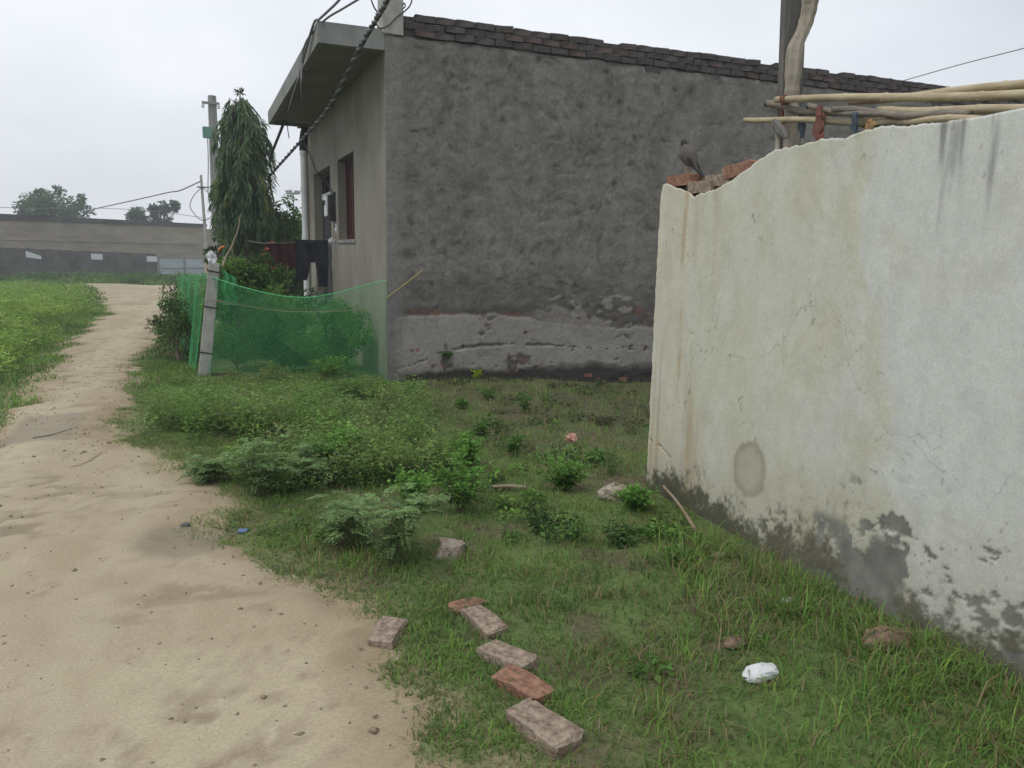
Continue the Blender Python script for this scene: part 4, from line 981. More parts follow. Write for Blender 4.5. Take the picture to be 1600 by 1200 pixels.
# trees above the far building
tree('skyline_tree', (-12.6, 92, -1.3), blob((-13.0, 92, 5.0), (3.0, 2.6, 1.5), 50, .75, 431) + [(-15.6, 92, 5.4, .5), (-14.2, 92, 6.6, .45), (-12.6, 92, 7.0, .5), (-10.6, 92, 6.3, .45)], 90, .38, 432, [(.07, .13, .055), (.095, .16, .07)], 'wide round tree rising behind the far building', 'tree', trunk_r=.22)
tree('skyline_tree', (-5.2, 95, -1.3), blob((-5.6, 95, 4.7), (.9, 1, .7), 12, .5, 433), 90, .34, 434, [(.065, .115, .055)], 'small dark tree top behind the far building, middle one', 'tree', trunk_r=.15)
tree('skyline_tree', (-2.6, 96, -1.3), blob((-4.0, 96, 5.5), (.3, .5, .55), 7, .32, 435) + blob((-2.9, 96, 5.7), (.28, .5, .55), 7, .32, 436) + blob((-1.9, 96, 6.0), (.25, .5, .4), 5, .28, 437) + blob((-3.0, 96, 4.0), (1.5, .8, .4), 12, .5, 438), 90, .34, 438, [(.065, .115, .055)], 'tree with three separate tufts behind the far building', 'tree', trunk_r=.15)

# the tall drooping tree: long leaves hang down from short arching boughs
asho = empty('drooping_tree', (.98, 17.0, -.2), 'tall columnar tree with long drooping leaves before the utility pole', 'tree')
tp = [(.98, 17.0, -.25), (.985, 17.0, 1.2), (.97, 17.0, 2.6), (.955, 17.0, 3.8), (.975, 17.0, 4.35), (.985, 17, 4.6)]
tk = MB().tube(curve_pts(tp, 6), [.075 - .0022 * i for i in range(31)], 9)
r = np.random.default_rng(500); parts = []
RZ = [1.55, 1.9, 2.2, 2.6, 3.2, 3.6, 4.0, 4.2, 4.35]; RR = [.24, .42, .49, .51, .52, .51, .47, .40, .27]
for b in range(460):
    z0 = 1.75 + 2.65 * r.uniform(0, 1) ** .95; az = r.uniform(0, 6.283); R_ = float(np.interp(z0, RZ, RR)) * r.uniform(.55, 1.13) * (1 + .18 * math.sin(az * 3 + z0 * 4))
    drop = r.uniform(.2, .5); n = 7; t = np.linspace(0, 1, n)
    p = np.stack([.97 + np.cos(az) * R_ * np.minimum(t * 1.6, 1) ** .8, 17 + np.sin(az) * R_ * np.minimum(t * 1.6, 1) ** .8, z0 + .12 * np.sin(np.minimum(t * 1.6, 1) * 3.1) * (R_ > .1) - drop * np.clip(t - .35, 0, 1) / .65], 1)
    tk.tube([Vector(q) for q in p[::2]], [.01, .008, .006, .003], 4, cap=False)
    m = 34; tt_ = r.uniform(.3, 1, m); i0 = np.minimum((tt_ * (n - 1)).astype(int), n - 2); fr = (tt_ * (n - 1) - i0)[:, None]
    pos = p[i0] * (1 - fr) + p[i0 + 1] * fr
    d = unit(np.stack([np.cos(az) * .35 + r.normal(0, .32, m), np.sin(az) * .35 + r.normal(0, .32, m), -r.uniform(.6, 1.3, m)], 1))
    cb_ = np.array([(.105, .175, .092), (.14, .215, .105), (.08, .14, .078), (.22, .26, .085)][r.choice(4, p=[.42, .3, .2, .08])])
    c_ = cb_ * r.uniform(.7, 1.35, (m, 1))
    parts.append(leaf_mesh('', pos, d, unit(r.normal(size=(m, 3)) + [np.cos(az), np.sin(az), .2]), r.uniform(.13, .23, m), r.uniform(.022, .036, m), c_, fold=.15, droop=.12))
m = 46; pos = np.array([.985, 17, 4.6]) + r.normal(0, .02, (m, 3)); d = unit(np.stack([r.normal(.1, .6, m), r.normal(0, .6, m), r.uniform(-.5, .9, m)], 1))
parts.append(leaf_mesh('', pos, d, unit(r.normal(size=(m, 3))), r.uniform(.08, .15, m), .024, np.array([.06, .07, .04]) * r.uniform(.7, 1.4, (m, 1))))
put('trunk', tk, M_bark, asho)
v, t, c_ = join(parts); o = put('crown', mesh_np('crown', v, None, t, c_), M_leaf, asho); o['kind'] = 'stuff'

# ------------------------------------------------------------------ net fence with its leaning post
P0 = Vector((.03, 10.1, -.03)); P1 = Vector((.21, 10.1, 1.36))
post = empty('net_fence', (P0.x, P0.y, P0.z), 'green plastic net fence hung from a leaning concrete post to the house corner', 'fence')
pb = MB(); ax = (P1 - P0).normalized(); sx = Vector((1, 0, 0)); sx = (sx - ax * sx.dot(ax)).normalized(); sy = ax.cross(sx); vs_ = []
for s_, wd in ((-.15, .072), (.5, .068), (1.0, .064)):
    c0 = P0 + (P1 - P0) * s_
    vs_ += [c0 + sx*wd + sy*wd, c0 - sx*wd + sy*wd, c0 - sx*wd - sy*wd, c0 + sx*wd - sy*wd]
pb.add(vs_, [(i*4+k_, i*4+(k_+1) % 4, (i+1)*4+(k_+1) % 4, (i+1)*4+k_) for i in range(2) for k_ in range(4)] + [(3,2,1,0), (8,9,10,11)])
put('post', pb, M_concrete, post, bevel=.008)
for f_ in (.22, .62, .93):
    c0 = P0 + (P1 - P0) * f_; wd = .074
    put('tie', MB().tube([c0 + sx*wd + sy*wd, c0 - sx*wd + sy*wd + ax*.02, c0 - sx*wd - sy*wd, c0 + sx*wd - sy*wd - ax*.01, c0 + sx*wd + sy*wd], .008, 5), M_black, post)
def net(name, fn, nu, nv, rad, seed):
    """diamond mesh of flat strands on the sheet fn(u, v)"""
    r = np.random.default_rng(seed)
    U, V = np.meshgrid(np.linspace(0, 1, nu + 1), np.linspace(0, 1, nv + 1)); Pn = fn(U, V)
    e0 = []; e1 = []
    for j in range(nv):
        i = np.arange(nu + 1)[(np.arange(nu + 1) + j) % 2 == 0]
        for dlt in (-1, 1):
            k_ = i[(i + dlt >= 0) & (i + dlt <= nu)]; e0.append(Pn[j, k_]); e1.append(Pn[j + 1, k_ + dlt])
    for j in (0, nv):      # selvedge
        e0.append(Pn[j, :-1]); e1.append(Pn[j, 1:])
    a_ = np.concatenate(e0); b_ = np.concatenate(e1); d = unit(b_ - a_); n_ = unit(np.cross(d, np.array([.3, .9, .25]))); m_ = np.cross(d, n_)
    vs__ = []
    for q in range(3):
        an = 2 * math.pi * q / 3; o_ = (n_ * math.cos(an) * rad + m_ * math.sin(an) * rad)
        vs__ += [a_ + o_, b_ + o_]
    v = np.stack(vs__, 1).reshape(-1, 3); i = np.arange(len(a_)) * 6
    q = np.concatenate([np.stack([i, i + 1, i + 3, i + 2], 1), np.stack([i + 2, i + 3, i + 5, i + 4], 1), np.stack([i + 4, i + 5, i + 1, i], 1)])
    o = put(name, mesh_np(name, v, q), M_net, post); o['kind'] = 'stuff'
def front(u, v):
    x = .06 + 1.985 * u; y = 10.02 - 1.15 * u + .05 * np.sin(u * 7 + 1) * np.sin(v * 3)
    top = 1.19 - .20 * np.sin(np.clip(u, 0, 1) * math.pi) + .07 * u * np.sin(u * 9) * .3
    bot = .03 - .02 * u + .02 * np.sin(u * 11)
    y = y + .02 * np.sin(u * 17 + v * 5) * np.sin(v * 6) + .10 * np.sin(v * 3.14) * np.sin(u * 3.14) * -1 + .015 * np.sin(u * 40) * v ** 3
    x = x + .12 * (1 - u) * v * (1 - u)
    return np.stack([x, y, bot + (top - bot) * v], -1)
net('net', front, 96, 56, .0019, 1)
def back(u, v):     # the return along the track, gathered at the post
    x = -.08 - .20 * u + .2 * v * (1 - u) + .03 * np.sin(u * 23) * (1 - .4 * v); y = 10.2 + 3.6 * u
    top = 1.22 - .12 * u
    return np.stack([x, y, .02 - .07 * u + (top) * v], -1)
net('net', back, 110, 44, .0020, 2)
def gather(u, v):   # loose fold hanging at the post
    x = .28 + .16 * u + .02 * np.sin(v * 9); y = 9.98 + .05 * np.sin(u * 14) - .03 * u
    return np.stack([x, y, .86 + .42 * v - .1 * u * v], -1)
net('net_fold', gather, 20, 34, .0030, 3)
put('top_cord', MB().tube([Vector(q) for q in front(np.linspace(0, 1, 40), np.ones(40))], .006, 5), M_net, post)
put('cord', MB().tube(curve_pts([(.1, 10.0, .93), (.9, 9.75, .80), (1.5, 9.5, .80), (2.05, 9.2, .86)]), .006, 5), M_twig, post)

# things stuck on the post
def crumple(name, c_, rad, m, label, cat, seed, sq=(1, 1, 1), n=10, amp=.35):
    r_ = random.Random(seed); b = MB(); vs_ = []; fs = []
    for i in range(n + 1):
        th = math.pi * i / n
        for k_ in range(n * 2):
            ph = math.pi * k_ / n; q = 1 + r_.uniform(-amp, amp)
            vs_.append((c_[0] + rad*sq[0]*q*math.sin(th)*math.cos(ph), c_[1] + rad*sq[1]*q*math.sin(th)*math.sin(ph), c_[2] + rad*sq[2]*q*math.cos(th)))
    for i in range(n):
        for k_ in range(n*2):
            k2 = (k_+1) % (n*2); fs.append((i*n*2+k_, (i+1)*n*2+k_, (i+1)*n*2+k2, i*n*2+k2))
    return put(name, b.add(vs_, fs), m, label=label, cat=cat)
crumple('plastic_bag', (.185, 10.1, 1.415), .05, M_bag, 'milky plastic bag bunched on top of the leaning post', 'bag', 5, (1.2, .9, 1.35), n=6, amp=.42)
put('plastic_scrap', MB().tube([(.262, 10.03, 1.50), (.275, 10.0, 1.525), (.29, 10.02, 1.545), (.318, 10.0, 1.552), (.335, 10.0, 1.57)], [.004, .014, .008, .015, .004], 4), M_orange, label='orange plastic scrap caught on the forked stick by the leaning post', cat='plastic')
stk = empty('forked_stick', (.30, 10.0, 1.3), 'thin dry forked stick propped against the leaning post', 'stick')
put('main_branch', MB().tube(curve_pts([(.30, 10.0, 1.32), at(352, 403, Y=10.2), at(362, 385, Y=10.3), at(372, 358, Y=10.35), at(376, 335, Y=10.4)]), [.013 - .00012*i for i in range(57)], 6), M_twig, stk)
put('side_branch', MB().tube(curve_pts([at(361, 387, Y=10.3), at(366, 402, Y=10.3), at(371, 426, Y=10.3)]), .008, 6), M_twig, stk)

# ------------------------------------------------------------------ washing line with clothes
LA = Vector((2.05, 12.55, 1.86)); LB = Vector((.985, 16.9, 1.66))
la = [at(540, 360, Y=12.55), at(512, 374.5, Y=12.6), at(465, 378.5, Y=12.6), at(415, 380, Y=12.7), at(392, 377, Y=14.5), (1.0, 16.92, 1.70)]
la[0] = Vector((2.055, 12.5, 1.80))
put('washing_line', MB().tube(curve_pts(la), .005, 5), M_wire, label='washing line strung from the house front to the drooping tree', cat='line')
def cloth(name, outline, y0, m, label, cat, thick=.02, wav=.02, seed=0, parent=None):
    """a hanging cloth: outline rows (z, x0, x1) with folds in depth and real thickness"""
    nx = 14; rows = outline; vs_ = []; fs = []
    for side in (0, 1):
        for (z_, x0, x1) in rows:
            for i in range(nx + 1):
                f_ = i / nx; x = x0 + (x1 - x0) * f_
                dep = wav * math.sin(x * 17 + seed + z_ * 6) + wav * .35 * math.sin(x * 41 + z_ * 9)
                vs_.append((x, y0 + dep + (thick if side else 0), z_))
    nr = len(rows); w_ = nx + 1
    for j in range(nr - 1):
        for i in range(nx):
            a_ = j*w_+i; fs.append((a_, a_+1, a_+w_+1, a_+w_)); b_ = a_ + nr*w_; fs.append((b_, b_+w_, b_+w_+1, b_+1))
    for i in range(nx):
        fs.append((i, i+nr*w_, i+1+nr*w_, i+1)); a_ = (nr-1)*w_+i; fs.append((a_, a_+1, a_+1+nr*w_, a_+nr*w_))
    for j in range(nr-1):
        a_ = j*w_; fs.append((a_, a_+w_, a_+w_+nr*w_, a_+nr*w_)); a_ = j*w_+nx; fs.append((a_, a_+nr*w_, a_+w_+nr*w_, a_+w_))
    return put(name, MB().add(vs_, fs), m, parent, label=label, cat=cat)
def cz(px, py, Y=12.6): q = at(px, py, Y=Y); return q
tr = empty('trousers', tuple(cz(490, 460)), 'dark navy trousers hanging from the washing line by the door', 'trousers')
zt = cz(490, 376).z; zc = cz(490, 410).z; zb = cz(480, 438).z; zb2 = cz(505, 448).z
xl = cz(461, 400).x; xr = cz(512, 400).x; xm = (cz(484, 410).x, cz(493, 410).x)
cloth('waist', [(zt + .01, xl + .01, xr + .0), (zt - .15, xl, xr + .01), (zc, xl, xr + .01)], 12.585, M_trouser, None, None, .02, .016, parent=tr)
cloth('trouser_leg', [(zc - .001, xl, xm[0]), (zc - .15, xl, xm[0] - .015), (zb, xl + .005, xm[0] - .05)], 12.585, M_trouser, None, None, .02, .016, parent=tr)
cloth('trouser_leg', [(zc - .001, xm[1], xr + .01), (zc - .15, xm[1] + .02, xr), (zb2, xm[1] + .04, xr - .01)], 12.585, M_trouser, None, None, .02, .016, parent=tr)
x0 = cz(416, 390).x; x1 = cz(462, 390).x - .005
sh = cloth('shawl', [(cz(440, 381).z, x0, x1), (cz(440, 400).z, x0 - .01, x1), (cz(440, 417).z, x0 + .03, x1)], 12.60, M_marooncloth, 'dark maroon cloth with frayed orange edge on the washing line', 'cloth', .02, .02, 2)
for i, (px, py) in enumerate([(417, 389), (411, 398), (408, 405), (413, 411), (422, 418), (430, 419), (424, 379)]):
    q = cz(px, py); b = MB()
    for j in range(5): b.tube([(q.x + random.uniform(-.04, .04), 12.59, q.z + .02), (q.x + random.uniform(-.06, .04), 12.575, q.z - .004), (q.x + random.uniform(-.07, .03), 12.59, q.z - .028)], [.004, .009, .002], 5)
    put('frayed_edge', b, M_orangecloth, sh)
crumple('carrier_bag', tuple(at(531, 358, Y=12.35)), .075, M_bag, 'crumpled white carrier bag tied beside the window sill', 'bag', 8, (.95, .6, 1.3), amp=.3)
crumple('carrier_bag', tuple(at(519, 377, Y=12.42)), .045, M_bag, 'small white plastic bag on the line end above the trousers', 'bag', 9, (1.1, .6, 1.2), amp=.3)
put('bag_stick', MB().tube([at(513, 384, Y=12.4), at(530, 362, Y=12.3), at(541, 345, Y=12.2)], .007, 5), M_twig, label='thin stick holding the white bag at the window', cat='stick')
pot = at(505, 455, Y=13.2)
put('clay_pot', MB().lathe([(.06, 0), (.13, .08), (.16, .18), (.13, .28), (.08, .33), (.10, .37), (.08, .37)], (HX - .22, 13.1, .12), 16), M_clay, label='reddish brown clay pot on the door step below the trousers', cat='pot')
put('mug', MB().lathe([(.04, 0), (.045, .02), (.05, .12), (.052, .14), (.045, .14), (.04, .03)], (HX - .25, 13.1, .49), 12), M_white, label='white cup standing on the clay pot', cat='cup')

# ------------------------------------------------------------------ poles and wires
up = empty('utility_pole', (.66, 26, -.35), 'grey concrete utility pole with cross arm and green box behind the drooping tree', 'pole')
put('shaft', MB().add([(.66-w_, 26-w_, z_) for w_, z_ in []], []).tube([(.66, 26, -.5), (.68, 26, 3), (.70, 26, 6.05)], [.19, .15, .12], 8), M_steel, up)
put('cross_arm', MB().box(.40, .90, 25.84, 25.9, 5.78, 5.85), M_steel, up)
for x in (.43, .87):
    put('insulator', MB().lathe([(.02, 0), (.05, .02), (.03, .05), (.05, .08), (.03, .12)], (x, 25.87, 5.66), 8), M_white, up)
put('junction_box', MB().box(.38, .66, 25.78, 25.86, 4.78, 5.12), M_greenbox, up, bevel=.03)
wire('drop_wire', [(.52, 25.86, 4.8), (.50, 25.85, 4.0), (.46, 25.9, 3.2), (.52, 25.9, 2.6)], .014, M_wire, 'wire hanging from the green box down the utility pole')
sp = empty('service_pole', (.5, 44, -.7), 'thin leaning service pole with coiled wires in front of the far gate', 'pole')
put('shaft', MB().tube([(.62, 44, -.9), (.55, 44, 2.0), (.47, 44, 5.2)], [.10, .08, .06], 8), M_concrete, sp)
put('bracket', MB().box(.25, .80, 43.95, 44.05, 4.55, 4.63), M_steel, sp)
put('base_sleeve', MB().tube([(.63, 44, -.9), (.60, 44, .95)], .17, 10), mat('yellowed_concrete', (.34, .28, .17), (.42, .36, .25), scale=4), sp)
for s_ in (-1, 1):
    put('wire_coil', MB().tube(curve_pts([(.5, 43.93, 4.6), (.5 + s_*.45, 43.92, 4.1), (.5 + s_*.62, 43.92, 3.55), (.5 + s_*.25, 43.92, 3.0), (.52, 43.92, 2.9)]), .02, 5), M_cable, sp)
wire('overhead_wire', [(.48, 44, 4.9), (-.6, 46, 4.5), at(262, 301, Y=50), at(200, 315, Y=56), at(145, 327, Y=62)], .03, M_cable, 'black overhead wire sagging from the service pole to the far building')
wire('overhead_wire', [at(-30, 323, Y=70), at(70, 326, Y=70), at(145, 325, Y=70), at(240, 330, Y=70), at(330, 342, Y=72)], .02, M_wire, 'faint thin wire above the far building roof')
hm = empty('light_mast', (11.6, 110, -1.3), 'distant thin light mast with a ring of lamps on the skyline', 'mast')
q = at(458, 302, Y=110); ql = at(458, 360, Y=110)
put('shaft', MB().tube([(q.x, 110, -1.3), (q.x, 110, q.z)], [.14, .09], 8), M_steel, hm)
put('lamp_ring', MB().lathe([(.2, -.15), (.95, -.1), (.95, .05), (.2, .1)], (q.x, 110, q.z), 12), M_steel, hm)
for i in range(6):
    an = i * math.pi / 3; put('lamp', MB().box(q.x + math.cos(an)*.8 - .2, q.x + math.cos(an)*.8 + .2, 110 + math.sin(an)*.8 - .15, 110 + math.sin(an)*.8 + .15, q.z + .1, q.z + .35), M_steel, hm)
wire('overhead_wire', [at(1405, 128, Y=8.95), at(1500, 101, Y=8.0), at(1605, 74, Y=7.0), at(1800, 20, Y=5.0)], .006, M_wire, 'thin wire rising from the parapet across the sky')

# ------------------------------------------------------------------ bamboo and timber behind the white wall
def bamboo(pa, pb_, r0, r1, m, label, seed, node=.30, sag=.02):
    r_ = random.Random(seed); pa = Vector(pa); pb_ = Vector(pb_); L = (pb_ - pa).length
    root = empty('bamboo_pole', tuple(pa), label, 'bamboo', 'bamboo poles lying behind the white wall')
    n = 26; pts = []
    for i in range(n + 1):
        t = i / n; p_ = pa.lerp(pb_, t); p_.z -= sag * 4 * t * (1 - t) - .008 * math.sin(t * 9 + seed); p_.x += .012 * math.sin(t * 7 + seed)
        pts.append(p_)
    rs_ = [r0 + (r1 - r0) * i / n for i in range(n + 1)]
    put('culm', MB().tube(pts, rs_, 10).mesh('culm', True), m, root)
    d = r_.uniform(.1, .25)
    while d < L - .05:
        t = d / L; i = min(int(t * n), n - 1); p_ = pts[i].lerp(pts[i+1], t*n - i); dr = (pts[i+1] - pts[i]).normalized(); rr_ = r0 + (r1 - r0) * t
        put('node', MB().tube([p_ - dr*.012, p_ - dr*.004, p_ + dr*.004, p_ + dr*.012], [rr_*1.01, rr_*1.13, rr_*1.13, rr_*1.01], 10), m, root)
        d += node * r_.uniform(.8, 1.2)
    hole = MB().tube([pa - (pb_-pa).normalized()*.001, pa + (pb_-pa).normalized()*.004], r0*.72, 10)  # solid dark disc on the cut end; the shade of the hollow is painted
    put('hollow_shade', hole, M_shade, root)
BB = [
 ((1213, 156), (1600, 141), 3.42, 3.42, .021, .024, M_bamboo, 'uppermost pale bamboo pole with red tie at its end'),
 ((1330, 158), (1600, 128), 3.52, 3.42, .019, .023, M_bamboo, 'pale bamboo pole crossing above the uppermost one to the frame edge'),
 ((1197, 163), (1345, 178), 3.46, 3.50, .022, .021, M_bamboodark, 'short dark bamboo end below the red tie'),
 ((1166, 186), (1420, 186), 3.44, 3.36, .017, .02, M_bamboo, 'lowest long pale bamboo pole sticking out farthest towards the bird'),
 ((1262, 167), (1460, 183), 3.40, 3.30, .016, .018, M_bamboodark, 'dull bamboo pole in the middle of the bundle'),
 ((1303, 170), (1480, 178), 3.35, 3.30, .017, .018, M_bamboodark, 'knobbly bamboo with pale knots in the middle of the bundle'),
 ((1375, 170), (1600, 168), 3.45, 3.30, .020, .022, M_bamboo, 'pale bamboo pole with dark end hole resting near the wall top'),
 ((1340, 183), (1500, 186), 3.44, 3.25, .018, .02, M_bamboo, 'bamboo pole half hidden by the wall top'),
 ((1290, 185), (1430, 203), 3.55, 3.30, .018, .02, M_bamboodark, 'dark bamboo pole lowest in the bundle sinking behind the wall'),
]
for i, (a_, b_, xa, xb, r0, r1, m, lb) in enumerate(BB):
    pa = at(*a_, X=xa); pb_ = at(*b_, X=xb)
    if b_[0] >= 1600: pb_ = pa + (pb_ - pa) * 1.7
    else: pb_ = pa + (pb_ - pa) * 1.15
    bamboo(pa, pb_, r0, r1, m, lb, i * 3.7, sag=.012)
# crooked timber post and the plank behind it
Yp = at(1236, 155, X=3.47).y
tpx = [(1233, 330), (1235, 240), (1236, 190), (1237, 150), (1240, 105), (1243, 75), (1256, 45), (1265, 10), (1268, -40), (1268, -90)]
pts = [at(x, y, Y=Yp + .02) for x, y in tpx]; pts[0].z = -.2
pts = curve_pts(pts, 6)
tpst = empty('timber_post', tuple(pts[0]), 'crooked grey wooden post standing behind the white wall', 'post')
put('post', MB().tube(pts, [.047 + .004 * math.sin(i * .31) + random.uniform(-.003, .003) for i in range(len(pts))], 7), M_wood, tpst)
pa = at(1241, 330, Y=Yp + .12); pb_ = at(1242, -40, Y=Yp + .12)
put('plank_post', MB().add([(pa.x-.05, Yp+.10, -.2), (pa.x+.11, Yp+.10, -.2), (pa.x+.11, Yp+.15, -.2), (pa.x-.05, Yp+.15, -.2),
     (pb_.x-.08, Yp+.10, pb_.z), (pb_.x+.085, Yp+.10, pb_.z), (pb_.x+.085, Yp+.15, pb_.z), (pb_.x-.08, Yp+.15, pb_.z)], [(0,3,2,1),(4,5,6,7),(0,1,5,4),(1,2,6,5),(2,3,7,6),(3,0,4,7)]), M_wooddark, label='dark flat plank post right behind the crooked wooden post', cat='post', bevel=.006)
# rags and ties
def rag(name, px, py0, py1, wpx, X, m, label, seed, cat='rag'):
    a_ = at(px, py0, X=X); b_ = at(px, py1, X=X); wd = wpx * .0039; r_ = random.Random(seed); vs_ = []; fs = []; n = 8; k = 8
    for i in range(n + 1):
        t = i / n; c0 = a_.lerp(b_, t); q = wd * (.45 + .5 * math.sin(.5 + t * 2.2)) * r_.uniform(.8, 1.2)
        for s_ in range(k):
            an = 2 * math.pi * s_ / k; rr_ = q * (1 + .5 * math.sin(an * 3 + i * .7)) * r_.uniform(.6, 1.15)
            vs_.append((c0.x + .35 * rr_ * math.sin(an), c0.y + rr_ * .6 * math.cos(an), c0.z))
    fs = [(i*k+s_, i*k+(s_+1) % k, (i+1)*k+(s_+1) % k, (i+1)*k+s_) for i in range(n) for s_ in range(k)] + [tuple(range(k))[::-1], tuple(n*k+s_ for s_ in range(k))]
    return put(name, MB().add(vs_, fs), m, label=label, cat=cat)
rag('rag', 1281, 165, 226, 15, 3.36, M_rust, 'rusty red rag hanging from the bamboo bundle', 1)
rag('rag', 1336, 176, 215, 10, 3.32, M_bluecloth, 'dark blue rag hanging from the bamboo near the ochre scrap', 2)
rag('rag', 1254, 160, 215, 11, 3.50, M_bluecloth, 'slate blue rag behind the timber post', 3)
rag('scrap', 1360, 186, 216, 12, 3.22, M_ochre, 'ochre plastic scrap under the bamboo by the wall top', 4, 'plastic')
q = at(1222, 157, X=3.42)
put('red_tie', MB().tube([Vector((q.x + .026 * math.cos(t), q.y - .004 * t, q.z + .026 * math.sin(t))) for t in np.linspace(0, 12, 30)], .006, 5), M_rust, label='red cord wound round the end of the uppermost bamboo', cat='tie')
rag('red_wrap', 1222, 166, 204, 10, 3.47, M_rust, 'faded red wrapping on the post below the bamboo ends', 6, 'rag')

# ------------------------------------------------------------------ birds
def bird(base, yaw, s, label, headm, seed):
    root = empty('bird', tuple(base), label, 'bird')
    M = Matrix.Translation(base) @ Matrix.Rotation(yaw, 4, 'Z') @ Matrix.Scale(s, 4)
    def tf(pts): return [M @ Vector(p_) for p_ in pts]
    # body: rings along the spine from tail tip to crown; bird faces +x
    sp_ = [((-.085, 0, .012), .006, .012), ((-.07, 0, .03), .010, .016), ((-.05, 0, .055), .020, .020), ((-.03, 0, .085), .046, .042), ((-.008, 0, .115), .055, .050),
           ((.010, 0, .145), .047, .044), ((.020, 0, .168), .031, .030), ((.026, 0, .183), .022, .022), ((.032, 0, .198), .021, .022), ((.034, 0, .212), .014, .015), ((.034, 0, .219), .004, .004)]
    n = 12; vs_ = []; fs = []
    for i, (c0, a_, b_) in enumerate(sp_):
        c0 = Vector(c0); nx_ = Vector(sp_[min(i+1, len(sp_)-1)][0]) - Vector(sp_[max(i-1, 0)][0]); t_ = nx_.normalized(); u_ = Vector((0, 1, 0)); w_ = t_.cross(u_)
        for k_ in range(n):
            an = 2*math.pi*k_/n; vs_.append(c0 + u_*math.cos(an)*b_ + w_*math.sin(an)*a_)
    fs = [(i*n+k_, i*n+(k_+1) % n, (i+1)*n+(k_+1) % n, (i+1)*n+k_) for i in range(len(sp_)-1) for k_ in range(n)] + [tuple(range(n))[::-1], tuple((len(sp_)-1)*n+k_ for k_ in range(n))]
    me = MB().add([M @ Vector(q_) for q_ in vs_], fs).mesh('body', True); me.materials.append(M_feather); me.materials.append(headm)
    for p_ in me.polygons:
        if min(p_.vertices) >= 7 * n: p_.material_index = 1
    put('body', me, None, root)
    for sd_ in (-1, 1):
        wv = []; prf = [(.012, .150, .006), (.000, .140, .020), (-.022, .105, .024), (-.045, .070, .018), (-.075, .030, .008), (-.095, .008, .002)]
        for (x_, z_, w_) in prf:
            yb = .030 + .012 * math.sin((z_ - .0) / .15 * 3.1)
            wv += [(x_ + w_, sd_*yb*.9, z_ + w_*.6), (x_, sd_*(yb + .008), z_), (x_ - w_, sd_*yb*.9, z_ - w_*.6), (x_, sd_*(yb - .006), z_)]
        wf = [(i*4+k_, i*4+(k_+1) % 4, (i+1)*4+(k_+1) % 4, (i+1)*4+k_) for i in range(5) for k_ in range(4)] + [(0,1,2,3), (23,22,21,20)]
        put('wing', MB().add(tf(wv), wf).mesh('wing', True), M_featherdark, root)
        put('leg', MB().tube(tf([(-.012, sd_*.016, .07), (-.006, sd_*.017, .035), (-.010, sd_*.017, .003)]), .0028*s, 6).tube(tf([(-.022, sd_*.017, .002), (.018, sd_*.020, .002)]), .0022*s, 5), M_beak, root)
        put('eye', MB().tube(tf([(.040, sd_*.0195, .200), (.040, sd_*.0215, .200)]), .003*s, 8), M_black, root)
    put('beak', MB().tube(tf([(.048, 0, .198), (.060, 0, .196), (.072, 0, .192)]), [.006*s, .004*s, .0008*s], 8), M_beak, root)
    put('tail', MB().add(tf([(-.07, -.012, .034), (-.07, .012, .034), (-.07, .012, .022), (-.07, -.012, .022), (-.135, -.016, -.02), (-.135, .016, -.02), (-.133, .016, -.026), (-.133, -.016, -.026)]), [(0,1,2,3),(7,6,5,4),(0,4,5,1),(1,5,6,2),(2,6,7,3),(3,7,4,0)]), M_featherdark, root)
bird(Vector((WXP + .085, 4.13, zb1 + .0675)), math.radians(115), .98, 'dark headed brown bird perched on the brick at the wall end', M_featherdark, 1)
q = at(1214, 233, X=WXP + .12)
stub = empty('stick_stub', tuple(q), 'pale stick stub with a dark rag on the white wall top below the bamboo', 'stick')
put('stub', MB().tube([(q.x, q.y, q.z - .02), (q.x + .004, q.y + .006, q.z + .05), (q.x - .004, q.y + .012, q.z + .12)], [.014, .012, .010], 7), M_wood, stub)
put('rag', MB().tube([(q.x - .01, q.y + .035, q.z + .15), (q.x, q.y + .015, q.z + .12), (q.x + .004, q.y - .02, q.z + .085), (q.x + .006, q.y - .055, q.z + .05)], [.012, .028, .026, .008], 6), M_wooddark, stub)

# ------------------------------------------------------------------ bricks, stones and litter on the ground
def ground_brick(px, py, me, rz, ry, label, sc_=1.0, dz=.0, name='fallen_brick', cat='brick'):
    q = at(px, py, Z=0); zz0 = gz1(q.x, q.y) - .036 + dz
    return loose(name, me, Matrix.Translation((q.x, q.y, zz0)) @ Matrix.Rotation(math.radians(rz), 4, 'Z') @ Matrix.Rotation(math.radians(ry), 4, 'Y') @ Matrix.Scale(sc_, 4), label, cat)
Bg = [brick_mesh('fallen_brick', M_brickgrey, 90 + i, jit=2.2) for i in range(3)]; Bq = [brick_mesh('fallen_brick', M_brick, 95 + i, jit=2.2) for i in range(3)]
mc = brick_mesh('brick_chunk', mat('mortar_chunk', (.18, .12, .09), (.40, .36, .30), scale=30, bump=.9, bscale=90), 99, L=.19, Wd=.13, H=.075, jit=5)
ground_brick(704, 862, mc, 65, 9, 'broken grey brick chunk in the grass before the largest leafy weed', 1.0, .01, 'brick_chunk', 'brick')
ground_brick(731, 946, Bq[0], 20, 4, 'small red brick at the far end of the brick row', .75)
ground_brick(755, 975, Bg[0], 100, -3, 'grey mortared brick next to the red one in the row', 1.0)
ground_brick(793, 1030, Bg[1], 118, 3, 'pinkish brick in the middle of the row on the turf')
ground_brick(817, 1075, Bq[1], 112, 2, 'reddish brick second from the near end of the row')
ground_brick(850, 1142, Bg[2], 108, -2, 'brick at the near end of the row closest to the viewer', 1.1)
ground_brick(607, 992, Bg[1], 60, 3, 'weathered brick lying apart on the sandy edge', .95)

